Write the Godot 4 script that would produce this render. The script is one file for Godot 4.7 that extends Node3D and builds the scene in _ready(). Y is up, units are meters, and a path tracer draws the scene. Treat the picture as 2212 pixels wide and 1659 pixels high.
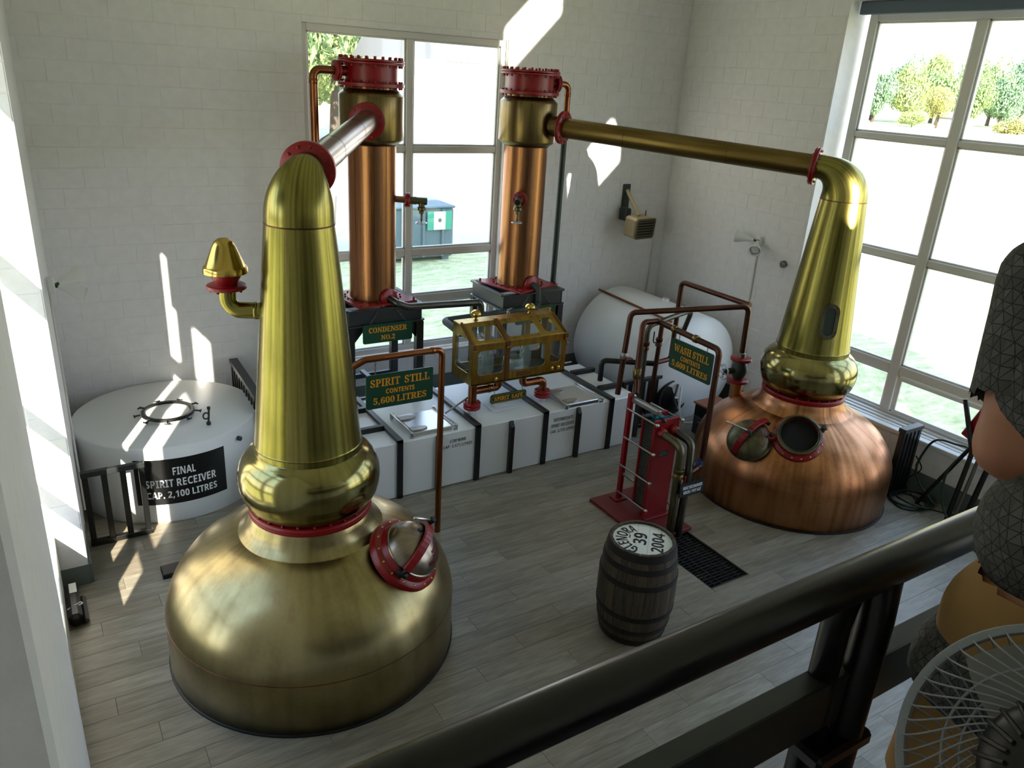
extends Node3D
# A distillery still house seen from its visitors' balcony. y up, metres, hall floor at y = 0.

var M := {}
var taken := {}
var rng := RandomNumberGenerator.new()

func _ready() -> void:
	rng.seed = 7
	# ---- camera
	var cam := Camera3D.new()
	cam.name = "camera"
	cam.basis = Basis(Vector3.UP, -0.57589) * Basis(Vector3.RIGHT, -0.37586) * Basis(Vector3.BACK, 0.06325)
	cam.position = Vector3(0, 4.3, 0)
	cam.fov = 52.69
	cam.near = 0.05
	cam.far = 900.0
	cam.current = true
	add_child(cam)
	# ---- sky, exposure
	var env := Environment.new()
	var sm := ProceduralSkyMaterial.new()
	sm.sky_top_color = Color(0.62, 0.76, 0.93)
	sm.sky_horizon_color = Color(0.93, 0.95, 0.97)
	sm.sky_curve = 0.25
	sm.ground_horizon_color = Color(0.6, 0.65, 0.5)
	sm.ground_bottom_color = Color(0.4, 0.45, 0.3)
	sm.sun_angle_max = 8.0
	var sky := Sky.new()
	sky.sky_material = sm
	env.background_mode = Environment.BG_SKY
	env.sky = sky
	env.background_energy_multiplier = 2.9
	env.tonemap_mode = Environment.TONE_MAPPER_LINEAR
	env.tonemap_exposure = 1.75
	env.sdfgi_enabled = true
	env.ssao_enabled = true
	env.ssil_enabled = true
	var we := WorldEnvironment.new()
	we.name = "environment"
	we.environment = env
	add_child(we)
	# ---- sun, from the left behind the balcony
	var sun := DirectionalLight3D.new()
	sun.name = "sun"
	sun.light_color = Color(1.0, 0.96, 0.88)
	sun.light_energy = 5.0
	sun.light_angular_distance = 0.6
	sun.shadow_enabled = true
	add_child(sun)
	sun.look_at_from_position(Vector3(0, 0, 0), Vector3(0.47, -0.6, -1.0), Vector3.UP)
	# ---- low sun mirrored by a neighbour's panes: reaches the back wall through two slanted stair lights in the wall behind the camera
	var glint := SpotLight3D.new()
	glint.name = "sun_glint"
	glint.light_color = Color(1.0, 0.97, 0.9)
	glint.light_energy = 14000.0
	glint.spot_range = 80.0
	glint.spot_angle = 3.4
	glint.spot_angle_attenuation = 0.0
	glint.light_size = 0.2
	glint.shadow_enabled = true
	add_child(glint)
	glint.look_at_from_position(Vector3(10.5, 8.0, 39.0), Vector3(6.5, 4.0, -9.1), Vector3.UP)
	materials()
	structure()
	outdoors()
	stills()
	condensers()
	tanks()
	safe()
	exchanger()
	floor_things()
	wall_things()
	balcony()
	person()
	fan()

# ------------------------------------------------------------------ naming
func numbered(s: String) -> String:
	if not taken.has(s):
		taken[s] = 0
		return s
	taken[s] += 1
	return "%s_%03d" % [s, taken[s]]

func tag(o: Node, label: String, category: String, group := "") -> Node:
	o.set_meta("label", label)
	o.set_meta("category", category)
	if group:
		o.set_meta("group", group)
	return o

func thing(called: String, label: String, category: String, at := Vector3.ZERO, group := "") -> Node3D:
	var o := Node3D.new()
	o.name = numbered(called)
	o.position = at
	add_child(o)
	tag(o, label, category, group)
	return o

func mesh_of(x) -> Mesh:
	return x.commit() if x is SurfaceTool else x

func part(called: String, x, m: Material, parent: Node, stuff := false) -> MeshInstance3D:
	var o := MeshInstance3D.new()
	o.name = called
	o.mesh = mesh_of(x)
	o.material_override = m
	if o.mesh.get_surface_count():
		o.mesh.surface_set_material(0, m)
		o.material_override = null
		o.set_surface_override_material(0, m)
	if stuff:
		o.set_meta("kind", "stuff")
	parent.add_child(o, true)
	return o

func solo(called: String, x, m: Material, label: String, category: String, group := "") -> MeshInstance3D:
	var o := part(numbered(called), x, m, self)
	tag(o, label, category, group)
	return o

func struct(called: String) -> Node3D:
	var o := Node3D.new()
	o.name = numbered(called)
	o.set_meta("kind", "structure")
	add_child(o)
	return o

func copy(o: Node3D, label: String, at: Vector3) -> Node3D:
	var c: Node3D = o.duplicate()
	var base := String(o.name)
	c.name = numbered(base)
	add_child(c)
	c.position = at
	c.set_meta("label", label)
	return c

# ------------------------------------------------------------------ mesh helpers
func mb() -> SurfaceTool:
	var st := SurfaceTool.new()
	st.begin(Mesh.PRIMITIVE_TRIANGLES)
	return st

func face(st: SurfaceTool, pts: Array, mid: Vector3, uvs = null) -> void:
	var n := Vector3.ZERO
	var c := Vector3.ZERO
	for k in pts.size():
		n += pts[k].cross(pts[(k + 1) % pts.size()])
		c += pts[k]
	var m0: Vector3 = pts[0]
	n = Vector3.ZERO
	for k in range(1, pts.size() - 1):
		n += (pts[k] - m0).cross(pts[k + 1] - m0)
	n = n.normalized()
	c /= pts.size()
	var order := range(pts.size())
	if n.dot(c - mid) < 0.0:
		n = -n
		order.reverse()
	var q := []
	for i in order:
		var p: Vector3 = pts[i]
		var uv: Vector2
		if uvs:
			uv = uvs[i]
		elif absf(n.y) >= absf(n.x) and absf(n.y) >= absf(n.z):
			uv = Vector2(p.x, p.z)
		elif absf(n.x) > absf(n.z):
			uv = Vector2(p.z, p.y)
		else:
			uv = Vector2(p.x, p.y)
		q.append([p, uv])
	for i in range(1, pts.size() - 1):
		for k in [0, i + 1, i]:
			st.set_normal(n)
			st.set_uv(q[k][1])
			st.add_vertex(q[k][0])

func box(st: SurfaceTool, c: Vector3, s: Vector3, b := 0.0, xf := Transform3D()) -> void:
	var h := s * 0.5
	var mid := xf * c
	var P := func(sx: int, sy: int, sz: int, axis: int) -> Vector3:
		var d := h - Vector3(b, b, b)
		d[axis] = h[axis]
		return xf * (c + Vector3(sx * d.x, sy * d.y, sz * d.z))
	for a in 3:
		for sg in [-1, 1]:
			var pts := []
			for k in [[-1, -1], [1, -1], [1, 1], [-1, 1]]:
				var t := [0, 0, 0]
				t[a] = sg
				t[(a + 1) % 3] = k[0]
				t[(a + 2) % 3] = k[1]
				pts.append(P.call(t[0], t[1], t[2], a))
			face(st, pts, mid)
	if b <= 0.0:
		return
	for a in 3:
		var i := (a + 1) % 3
		var j := (a + 2) % 3
		for si in [-1, 1]:
			for sj in [-1, 1]:
				var pts := []
				for k in [[-1, i], [1, i], [1, j], [-1, j]]:
					var t := [0, 0, 0]
					t[a] = k[0]
					t[i] = si
					t[j] = sj
					pts.append(P.call(t[0], t[1], t[2], k[1]))
				face(st, pts, mid)
	for sx in [-1, 1]:
		for sy in [-1, 1]:
			for sz in [-1, 1]:
				face(st, [P.call(sx, sy, sz, 0), P.call(sx, sy, sz, 1), P.call(sx, sy, sz, 2)], mid)

func lohi(st: SurfaceTool, lo: Vector3, hi: Vector3, b := 0.0) -> void:
	box(st, (lo + hi) * 0.5, hi - lo, b)

func bx(lo: Vector3, hi: Vector3, b := 0.0) -> SurfaceTool:
	var st := mb()
	lohi(st, lo, hi, b)
	return st

func lathe(st: SurfaceTool, prof: Array, n := 32, xf := Transform3D(), crease := 0.7) -> void:
	# profile of Vector2(radius, y) from the bottom centre up the outside
	var m := prof.size()
	var seg := []
	for i in m - 1:
		var d: Vector2 = prof[i + 1] - prof[i]
		seg.append(Vector2(d.y, -d.x).normalized())
	var along := [0.0]
	for i in m - 1:
		along.append(along[i] + prof[i].distance_to(prof[i + 1]))
	for i in m - 1:
		var n0: Vector2 = seg[i]
		var n1: Vector2 = seg[i]
		if i > 0 and seg[i - 1].dot(seg[i]) > crease:
			n0 = (seg[i - 1] + seg[i]).normalized()
		if i < m - 2 and seg[i + 1].dot(seg[i]) > crease:
			n1 = (seg[i + 1] + seg[i]).normalized()
		for k in n:
			var a0 := TAU * k / n
			var a1 := TAU * (k + 1) / n
			var pt := func(p: Vector2, nn: Vector2, a: float, u: float, vv: float) -> void:
				st.set_normal((xf.basis * Vector3(cos(a) * nn.x, nn.y, -sin(a) * nn.x)).normalized())
				st.set_uv(Vector2(u, vv))
				st.add_vertex(xf * Vector3(cos(a) * p.x, p.y, -sin(a) * p.x))
			var A: Vector2 = prof[i]
			var B: Vector2 = prof[i + 1]
			var u0 := float(k) / n
			var u1 := float(k + 1) / n
			var v0: float = along[i]
			var v1: float = along[i + 1]
			# counter-clockwise seen from outside is A0 A1 B1 B0, so it is emitted the other way round
			if B.x > 1e-6:
				pt.call(A, n0, a0, u0, v0); pt.call(B, n1, a1, u1, v1); pt.call(A, n0, a1, u1, v0) if A.x > 1e-6 else pt.call(A, n0, a1, u1, v0)
				pt.call(A, n0, a0, u0, v0); pt.call(B, n1, a0, u0, v1); pt.call(B, n1, a1, u1, v1)
			elif A.x > 1e-6:
				pt.call(A, n0, a0, u0, v0); pt.call(B, n1, a0, u0, v1); pt.call(A, n0, a1, u1, v0)

func lath(prof: Array, n := 32, xf := Transform3D()) -> SurfaceTool:
	var st := mb()
	lathe(st, prof, n, xf)
	return st

func frame_of(d: Vector3) -> Basis:
	# a basis whose y is d
	var y := d.normalized()
	var x := y.cross(Vector3.FORWARD if absf(y.z) < 0.9 else Vector3.RIGHT).normalized()
	return Basis(x, y, x.cross(y))

func tube(st: SurfaceTool, pts: Array, r, n := 12, caps := true) -> void:
	var m := pts.size()
	var dirs := []
	for i in m:
		var d: Vector3
		if i == 0:
			d = pts[1] - pts[0]
		elif i == m - 1:
			d = pts[m - 1] - pts[m - 2]
		else:
			d = (pts[i] - pts[i - 1]).normalized() + (pts[i + 1] - pts[i]).normalized()
		dirs.append(d.normalized())
	var b := frame_of(dirs[0])
	var rings := []
	var along := 0.0
	for i in m:
		if i > 0:
			var ax: Vector3 = dirs[i - 1].cross(dirs[i])
			if ax.length() > 1e-6:
				b = Basis(ax.normalized(), dirs[i - 1].angle_to(dirs[i])) * b
			along += pts[i].distance_to(pts[i - 1])
		var rr: float = r[i] if r is Array else r
		var ring := []
		for k in n + 1:
			var a := TAU * k / n
			var nn: Vector3 = b.x * cos(a) + b.z * sin(a)
			ring.append([pts[i] + nn * rr, nn, Vector2(float(k) / n, along)])
		rings.append(ring)
	var put := func(e: Array) -> void:
		st.set_normal(e[1]); st.set_uv(e[2]); st.add_vertex(e[0])
	for i in m - 1:
		for k in n:
			var A = rings[i][k]
			var B = rings[i][k + 1]
			var C = rings[i + 1][k + 1]
			var D = rings[i + 1][k]
			put.call(A); put.call(B); put.call(C)
			put.call(A); put.call(C); put.call(D)
	if caps:
		for e in [0, m - 1]:
			var ps := []
			for k in n:
				ps.append(rings[e][k][0])
			face(st, ps, pts[e] - dirs[e] * (0.1 if e else -0.1))

func tb(pts: Array, r, n := 12, caps := true) -> SurfaceTool:
	var st := mb()
	tube(st, pts, r, n, caps)
	return st

func bend(pts: Array, R: float, n := 6) -> Array:
	var out := [pts[0]]
	for i in range(1, pts.size() - 1):
		var a: Vector3 = (pts[i - 1] - pts[i]).normalized()
		var c: Vector3 = (pts[i + 1] - pts[i]).normalized()
		var half := a.angle_to(c) * 0.5
		var t := minf(R / tan(half), minf(pts[i].distance_to(pts[i - 1]), pts[i].distance_to(pts[i + 1])) * 0.48)
		var rr := t * tan(half)
		var mid: Vector3 = pts[i] + (a + c).normalized() * (rr / sin(half))
		var s: Vector3 = pts[i] + a * t - mid
		var e: Vector3 = pts[i] + c * t - mid
		for k in n + 1:
			out.append(mid + s.slerp(e, float(k) / n))
	out.append(pts[-1])
	return out

func cyl(st: SurfaceTool, a: Vector3, b: Vector3, r: float, n := 16, chamfer := 0.0) -> void:
	var L := a.distance_to(b)
	var xf := Transform3D(frame_of(b - a), a)
	var c := chamfer
	if c > 0.0:
		lathe(st, [Vector2(0, 0), Vector2(r - c, 0), Vector2(r, c), Vector2(r, L - c), Vector2(r - c, L), Vector2(0, L)], n, xf)
	else:
		lathe(st, [Vector2(0, 0), Vector2(r, 0), Vector2(r, L), Vector2(0, L)], n, xf)

func cy(a: Vector3, b: Vector3, r: float, n := 16, chamfer := 0.0) -> SurfaceTool:
	var st := mb()
	cyl(st, a, b, r, n, chamfer)
	return st

func ring_bolts(st: SurfaceTool, at: Vector3, axis: Vector3, R: float, count: int, size: float, h: float, start := 0.0) -> void:
	var b := frame_of(axis)
	for k in count:
		var a := TAU * (k + start) / count
		var p := at + (b.x * cos(a) + b.z * sin(a)) * R
		cyl(st, p, p + b.y * h, size, 6, size * 0.2)

func ball(st: SurfaceTool, c: Vector3, r: float, n := 12) -> void:
	var p := []
	for i in n / 2 + 1:
		var a := -PI / 2 + PI * i / (n / 2)
		p.append(Vector2(maxf(r * cos(a), 0.0), r * sin(a)))
	lathe(st, p, n, Transform3D(Basis(), c))

func sheet_text(st: SurfaceTool, s: String, serif: bool, bold: bool, w: float, h: float, depth: float, bendf: Callable) -> void:
	# letters filling the w x h rectangle centred on 0; bendf turns (x, y, z) into a point of the scene
	var f := SystemFont.new()
	f.font_names = PackedStringArray(["Droid Serif" if serif else "Droid Sans"])
	f.font_weight = 700 if bold else 400
	var t := TextMesh.new()
	t.text = s
	t.font = f
	t.font_size = 48
	t.pixel_size = 0.01
	t.depth = 0.1
	t.curve_step = 2.0
	var arr := t.get_mesh_arrays()
	var V: PackedVector3Array = arr[Mesh.ARRAY_VERTEX]
	var I = arr[Mesh.ARRAY_INDEX]
	if V.is_empty():
		return
	var lo := V[0]
	var hi := V[0]
	for p in V:
		lo = lo.min(p)
		hi = hi.max(p)
	var sz := (hi - lo).max(Vector3(1e-5, 1e-5, 1e-5))
	var idx: PackedInt32Array = I if I != null and I.size() else PackedInt32Array(range(V.size()))
	for k in range(0, idx.size(), 3):
		var tri := []
		for j in 3:
			var p: Vector3 = (V[idx[k + j]] - (lo + hi) * 0.5) / sz
			tri.append(bendf.call(p.x * w, p.y * h, (p.z + 0.5) * depth))
		var n: Vector3 = (tri[2] - tri[0]).cross(tri[1] - tri[0]).normalized()
		for j in 3:
			st.set_normal(n)
			st.set_uv(Vector2.ZERO)
			st.add_vertex(tri[j])

func flat(xf: Transform3D) -> Callable:
	return func(x: float, y: float, z: float) -> Vector3: return xf * Vector3(x, y, z)

func rounded(w: float, h: float, r: float, n := 5) -> PackedVector2Array:
	var o := PackedVector2Array()
	for q in 4:
		var c := Vector2((w / 2 - r) * [1, -1, -1, 1][q], (h / 2 - r) * [1, 1, -1, -1][q])
		for k in n + 1:
			var a := PI / 2 * (q + float(k) / n)
			o.append(c + Vector2(cos(a), sin(a)) * r)
	return o

func slab(st: SurfaceTool, outline: PackedVector2Array, depth: float, xf: Transform3D) -> void:
	# an outline in xy, extruded from z = 0 to z = depth
	var tris := Geometry2D.triangulate_polygon(outline)
	var mid2 := Vector2.ZERO
	for p in outline:
		mid2 += p
	mid2 /= outline.size()
	for z in [0.0, depth]:
		for k in range(0, tris.size(), 3):
			var ps := []
			for j in 3:
				var q := outline[tris[k + j]]
				ps.append(xf * Vector3(q.x, q.y, z))
			face(st, ps, xf * Vector3(mid2.x, mid2.y, depth / 2))
	var ccw := not Geometry2D.is_polygon_clockwise(outline)
	for k in outline.size():
		var a := outline[k]
		var b := outline[(k + 1) % outline.size()]
		var d := (b - a)
		var out2 := Vector2(d.y, -d.x).normalized() * (1.0 if ccw else -1.0)
		var m3 := xf * Vector3((a.x + b.x) / 2 - out2.x, (a.y + b.y) / 2 - out2.y, depth / 2)
		face(st, [xf * Vector3(a.x, a.y, 0), xf * Vector3(b.x, b.y, 0), xf * Vector3(b.x, b.y, depth), xf * Vector3(a.x, a.y, depth)], m3)

func plate_with_hole(st: SurfaceTool, outer: PackedVector2Array, inner: PackedVector2Array, depth: float, xf: Transform3D) -> void:
	# outer and inner have the same number of points, both counter-clockwise
	var n := outer.size()
	for k in n:
		var j := (k + 1) % n
		for z in [0.0, depth]:
			var m2 := (outer[k] + inner[j]) / 2
			face(st, [xf * Vector3(outer[k].x, outer[k].y, z), xf * Vector3(outer[j].x, outer[j].y, z), xf * Vector3(inner[j].x, inner[j].y, z), xf * Vector3(inner[k].x, inner[k].y, z)], xf * Vector3(m2.x, m2.y, depth / 2))
		for o in [[outer, -1.0], [inner, 1.0]]:
			var a: Vector2 = o[0][k]
			var b: Vector2 = o[0][j]
			var d := b - a
			var nn := Vector2(d.y, -d.x).normalized() * float(o[1])
			var m2 := (a + b) / 2 + nn
			face(st, [xf * Vector3(a.x, a.y, 0), xf * Vector3(b.x, b.y, 0), xf * Vector3(b.x, b.y, depth), xf * Vector3(a.x, a.y, depth)], xf * Vector3(m2.x, m2.y, depth / 2))

# ------------------------------------------------------------------ materials
func mat(name: String, c: Color, rough: float, metal := 0.0) -> StandardMaterial3D:
	var m := StandardMaterial3D.new()
	m.resource_name = name
	m.albedo_color = c
	m.roughness = rough
	m.metallic = metal
	M[name] = m
	return m

func image_tex(w: int, h: int, f: Callable) -> ImageTexture:
	var im := Image.create(w, h, false, Image.FORMAT_RGB8)
	for y in h:
		for x in w:
			im.set_pixel(x, y, f.call(float(x) / w, float(y) / h))
	return ImageTexture.create_from_image(im)

func noise(seed_: int, freq: float, oct := 4) -> FastNoiseLite:
	var n := FastNoiseLite.new()
	n.seed = seed_
	n.noise_type = FastNoiseLite.TYPE_SIMPLEX_SMOOTH
	n.frequency = freq
	n.fractal_octaves = oct
	return n

func ramp(stops: Array, t: float) -> Color:
	t = clampf(t, 0.0, 1.0) * (stops.size() - 1)
	var i := mini(int(t), stops.size() - 2)
	return stops[i].lerp(stops[i + 1], t - i)

func patina(seed_: int, stops: Array, streak := 0.5, size := 384) -> ImageTexture:
	# a metal skin: blotches and vertical streaks; wraps round in u (sampled on a cylinder)
	var a := noise(seed_, 1.1, 4)
	var b := noise(seed_ + 1, 3.0, 3)
	var c := noise(seed_ + 2, 14.0, 2)
	return image_tex(size, size, func(u: float, v: float) -> Color:
		var ang := u * TAU
		var p := Vector3(cos(ang), v * 2.2, sin(ang))
		var q := Vector3(cos(ang) * 3.0, v * 0.55, sin(ang) * 3.0)
		var t := 0.5 + 0.42 * a.get_noise_3dv(p * 1.3) * (1.0 - streak) * 1.7 + 0.55 * b.get_noise_3dv(q) * streak * 1.3 + 0.07 * c.get_noise_3dv(p * 2.0)
		return ramp(stops, t))

func metal(name: String, seed_: int, stops: Array, rough: float, streak: float, vscale: float) -> StandardMaterial3D:
	var m := mat(name, Color.WHITE, rough, 1.0)
	m.albedo_texture = patina(seed_, stops, streak)
	m.uv1_scale = Vector3(1, vscale, 1)
	return m

func hexs(a: Array) -> Array:
	var o := []
	for s in a:
		o.append(Color(s))
	return o

func materials() -> void:
	var wall := mat("painted_block", Color(0.9, 0.895, 0.9), 0.6)
	var nt := NoiseTexture2D.new()
	nt.width = 512
	nt.height = 512
	nt.seamless = true
	nt.noise = noise(31, 0.02, 5)
	nt.noise.seed = 31
	var gr := Gradient.new()
	gr.set_color(0, Color(0.965, 0.965, 0.96))
	gr.set_color(1, Color(1, 1, 1))
	nt.color_ramp = gr
	wall.albedo_texture = nt
	wall.uv1_triplanar = true
	wall.uv1_world_triplanar = true
	wall.uv1_scale = Vector3(0.6, 0.6, 0.6)
	var hb := NoiseTexture2D.new()
	hb.width = 512
	hb.height = 512
	hb.seamless = true
	hb.noise = noise(5, 0.08, 4)
	wall.heightmap_enabled = false
	wall.normal_enabled = true
	var hn := NoiseTexture2D.new()
	hn.width = 512
	hn.height = 512
	hn.seamless = true
	hn.as_normal_map = true
	hn.bump_strength = 2.0
	hn.noise = noise(6, 0.09, 3)
	wall.normal_texture = hn
	wall.normal_scale = 0.12
	mat("white_paint", Color(0.86, 0.87, 0.85), 0.35)
	mat("tank_white", Color(0.86, 0.87, 0.87), 0.38)
	mat("window_white", Color(0.84, 0.83, 0.81), 0.45)
	mat("grey_skirting", Color(0.38, 0.42, 0.41), 0.5)
	mat("subfloor", Color(0.42, 0.4, 0.36), 0.8)
	mat("ceiling_white", Color(0.92, 0.92, 0.9), 0.8)
	mat("black_steel", Color(0.045, 0.05, 0.05), 0.38)
	mat("dark_grey_steel", Color(0.13, 0.15, 0.15), 0.4)
	mat("red_paint", Color(0.52, 0.025, 0.055), 0.34)
	mat("dull_red", Color(0.42, 0.06, 0.07), 0.5)
	mat("green_sign", Color(0.03, 0.24, 0.16), 0.35)
	mat("gold_letter", Color(0.85, 0.58, 0.1), 0.4)
	mat("white_letter", Color(0.9, 0.9, 0.9), 0.5)
	mat("black_letter", Color(0.03, 0.03, 0.03), 0.5)
	mat("black_sign", Color(0.025, 0.03, 0.033), 0.4)
	mat("steel", Color(0.78, 0.78, 0.77), 0.28, 1.0)
	mat("dull_steel", Color(0.6, 0.58, 0.55), 0.42, 1.0)
	mat("iron", Color(0.16, 0.16, 0.16), 0.5, 0.6)
	mat("chain", Color(0.45, 0.44, 0.4), 0.4, 1.0)
	mat("brass_bright", Color(0.76, 0.65, 0.34), 0.18, 1.0)
	mat("gunmetal", Color(0.2, 0.24, 0.22), 0.5, 0.3)
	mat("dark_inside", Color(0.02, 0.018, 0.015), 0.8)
	mat("cream", Color(0.66, 0.6, 0.46), 0.45)
	mat("cream_dark", Color(0.33, 0.29, 0.19), 0.5)
	mat("plastic_white", Color(0.85, 0.86, 0.85), 0.35)
	mat("plastic_black", Color(0.03, 0.03, 0.033), 0.4)
	mat("hose_green", Color(0.07, 0.17, 0.12), 0.4)
	mat("cable_black", Color(0.04, 0.04, 0.04), 0.5)
	mat("blue_paint", Color(0.05, 0.2, 0.5), 0.4)
	mat("teal_cloth", Color(0.05, 0.42, 0.5), 0.8)
	mat("gasket", Color(0.12, 0.13, 0.12), 0.6)
	mat("rust", Color(0.38, 0.2, 0.12), 0.8)
	mat("wood_edge", Color(0.5, 0.3, 0.2), 0.6)
	mat("fan_grey", Color(0.56, 0.58, 0.62), 0.42)
	mat("blind", Color(0.36, 0.41, 0.46), 0.8)
	mat("rail_black", Color(0.012, 0.011, 0.01), 0.28)
	mat("fan_blade", Color(0.5, 0.5, 0.5), 0.4)
	metal("brass_pot", 11, hexs(["685a3e", "897a54", "a09268", "ad9f74", "96785e"]), 0.3, 0.25, 0.35)
	metal("brass_neck", 21, hexs(["59532c", "726a34", "878042", "958a4f", "745c3c"]), 0.27, 0.75, 0.22)
	metal("brass_ball", 23, hexs(["746b42", "8f8655", "a19768"]), 0.17, 0.4, 0.5)
	metal("copper_pot", 41, hexs(["5f4030", "93623f", "b07a53", "bd8a66", "a38a7a"]), 0.34, 0.55, 0.4)
	metal("copper_column", 51, hexs(["553a2a", "80573b", "9a6b4a", "a67854", "7a543e"]), 0.3, 0.75, 0.25)
	metal("brown_brass", 61, hexs(["5d4f33", "776642", "8b7750"]), 0.3, 0.5, 0.4)
	metal("arm_brass", 71, hexs(["544424", "725e34", "867246"]), 0.34, 0.3, 0.3)
	metal("arm_grey", 75, hexs(["75685a", "8f8376", "a3988c"]), 0.3, 0.3, 0.3)
	metal("copper_pipe", 81, hexs(["6a3f28", "8c5636", "a06a46"]), 0.3, 0.2, 0.8)
	metal("old_copper", 83, hexs(["3c2822", "5a3c32", "70503f"]), 0.36, 0.2, 0.8)
	metal("grey_pipe", 85, hexs(["3f3d38", "59564e", "6d6a60"]), 0.38, 0.2, 0.8)
	metal("tin_green", 87, hexs(["4a4736", "66624c", "7b7660"]), 0.4, 0.2, 0.8)
	metal("safe_brass", 91, hexs(["7d6328", "a2843a", "b99a4c", "8f6a34"]), 0.3, 0.3, 0.7)
	metal("safe_copper", 93, hexs(["6a4a30", "84603f", "9a7450"]), 0.36, 0.3, 0.7)
	var gl := mat("pane", Color(0.94, 0.97, 0.96, 0.07), 0.03)
	gl.transparency = BaseMaterial3D.TRANSPARENCY_ALPHA
	var gs := mat("safe_pane", Color(0.4, 0.5, 0.47, 0.12), 0.04)
	gs.transparency = BaseMaterial3D.TRANSPARENCY_ALPHA
	var jar := mat("jar_glass", Color(0.75, 0.88, 0.88, 0.12), 0.02)
	jar.transparency = BaseMaterial3D.TRANSPARENCY_ALPHA
	# floor planks: grey washed oak
	var wn := noise(101, 1.0, 4)
	var wf := noise(103, 1.0, 3)
	var grain := image_tex(512, 256, func(u: float, v: float) -> Color:
		var a := u * TAU
		var p := Vector3(cos(a) * 0.7, sin(a) * 0.7, v * 7.0)
		var t := 0.5 + 0.5 * wn.get_noise_3dv(p) + 0.3 * wf.get_noise_3dv(Vector3(cos(a) * 2.2, sin(a) * 2.2, v * 34.0))
		return ramp(hexs(["837c70", "989184", "aaa497", "b6b1a6"]), t))
	for k in 4:
		var pm := mat("plank_%d" % k, [Color(0.76, 0.75, 0.72), Color(0.82, 0.81, 0.79), Color(0.79, 0.77, 0.74), Color(0.85, 0.85, 0.83)][k], 0.42)
		pm.albedo_texture = grain
		pm.uv1_scale = Vector3(0.42, 2.2, 1)
		pm.uv1_offset = Vector3(0.23 * k, 0.31 * k, 0)
	# barrel staves
	var bn := noise(111, 1.0, 4)
	var bt := image_tex(256, 256, func(u: float, v: float) -> Color:
		var a := u * TAU
		var t := 0.5 + 0.5 * bn.get_noise_3dv(Vector3(cos(a) * 6.0, sin(a) * 6.0, v * 1.6)) + 0.25 * bn.get_noise_3dv(Vector3(cos(a) * 20.0, sin(a) * 20.0, v * 2.0 + 9.0))
		return ramp(hexs(["2e281f", "453b2e", "574c3b", "6b5f4c"]), t))
	for k in 3:
		var bm := mat("stave_%d" % k, [Color(0.84, 0.82, 0.8), Color(0.92, 0.9, 0.87), Color(0.78, 0.76, 0.74)][k], 0.75)
		bm.albedo_texture = bt
	mat("hoop", Color(0.13, 0.12, 0.1), 0.6, 0.4)
	# lawn
	var gn := noise(121, 1.0, 5)
	var gt := image_tex(512, 512, func(u: float, v: float) -> Color:
		var a := u * TAU
		var b := v * TAU
		var t := 0.5 + 0.6 * gn.get_noise_3dv(Vector3(cos(a) + 3.0 * cos(b), sin(a) * 1.4, 3.0 * sin(b)) * 1.6) + 0.35 * gn.get_noise_3dv(Vector3(cos(a) * 5.0, sin(a) * 5.0 + cos(b) * 5.0, sin(b) * 5.0) * 2.0)
		return ramp(hexs(["8c9062", "a5a676", "bcb98a", "cfca9c"]), t))
	var lawn := mat("lawn", Color(1, 1, 1), 0.95)
	lawn.albedo_texture = gt
	lawn.uv1_scale = Vector3(0.16, 0.16, 1)
	mat("gravel", Color(0.72, 0.7, 0.66), 0.95)
	mat("bark", Color(0.3, 0.26, 0.22), 0.9)
	for k in 4:
		var lf := mat("leaf_%d" % k, [Color(0.5, 0.6, 0.38), Color(0.42, 0.54, 0.42), Color(0.58, 0.64, 0.38), Color(0.66, 0.64, 0.38)][k], 0.8)
		lf.backlight_enabled = true
		lf.backlight = Color(0.2, 0.26, 0.1)
	mat("white_siding", Color(0.9, 0.9, 0.9), 0.7)
	mat("roof_grey", Color(0.4, 0.41, 0.43), 0.8)
	mat("dumpster", Color(0.36, 0.43, 0.44), 0.7)
	mat("mint", Color(0.25, 0.6, 0.48), 0.6)
	mat("post_grey", Color(0.4, 0.4, 0.38), 0.8)
	# person
	mat("skin", Color(0.66, 0.45, 0.35), 0.5)
	M.skin.subsurf_scatter_enabled = true
	M.skin.subsurf_scatter_strength = 0.05
	mat("hair", Color(0.13, 0.09, 0.06), 0.6)
	mat("shorts", Color(0.62, 0.48, 0.3), 0.85)
	mat("shoe", Color(0.08, 0.08, 0.09), 0.6)
	mat("eye_white", Color(0.9, 0.9, 0.88), 0.2)
	mat("lip", Color(0.55, 0.28, 0.25), 0.5)
	var shirt := mat("shirt", Color.WHITE, 0.85)
	shirt.albedo_texture = shirt_print()
	shirt.uv1_triplanar = true
	shirt.uv1_scale = Vector3(9.0, 9.0, 9.0)
	shirt.uv1_triplanar_sharpness = 8.0

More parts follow.
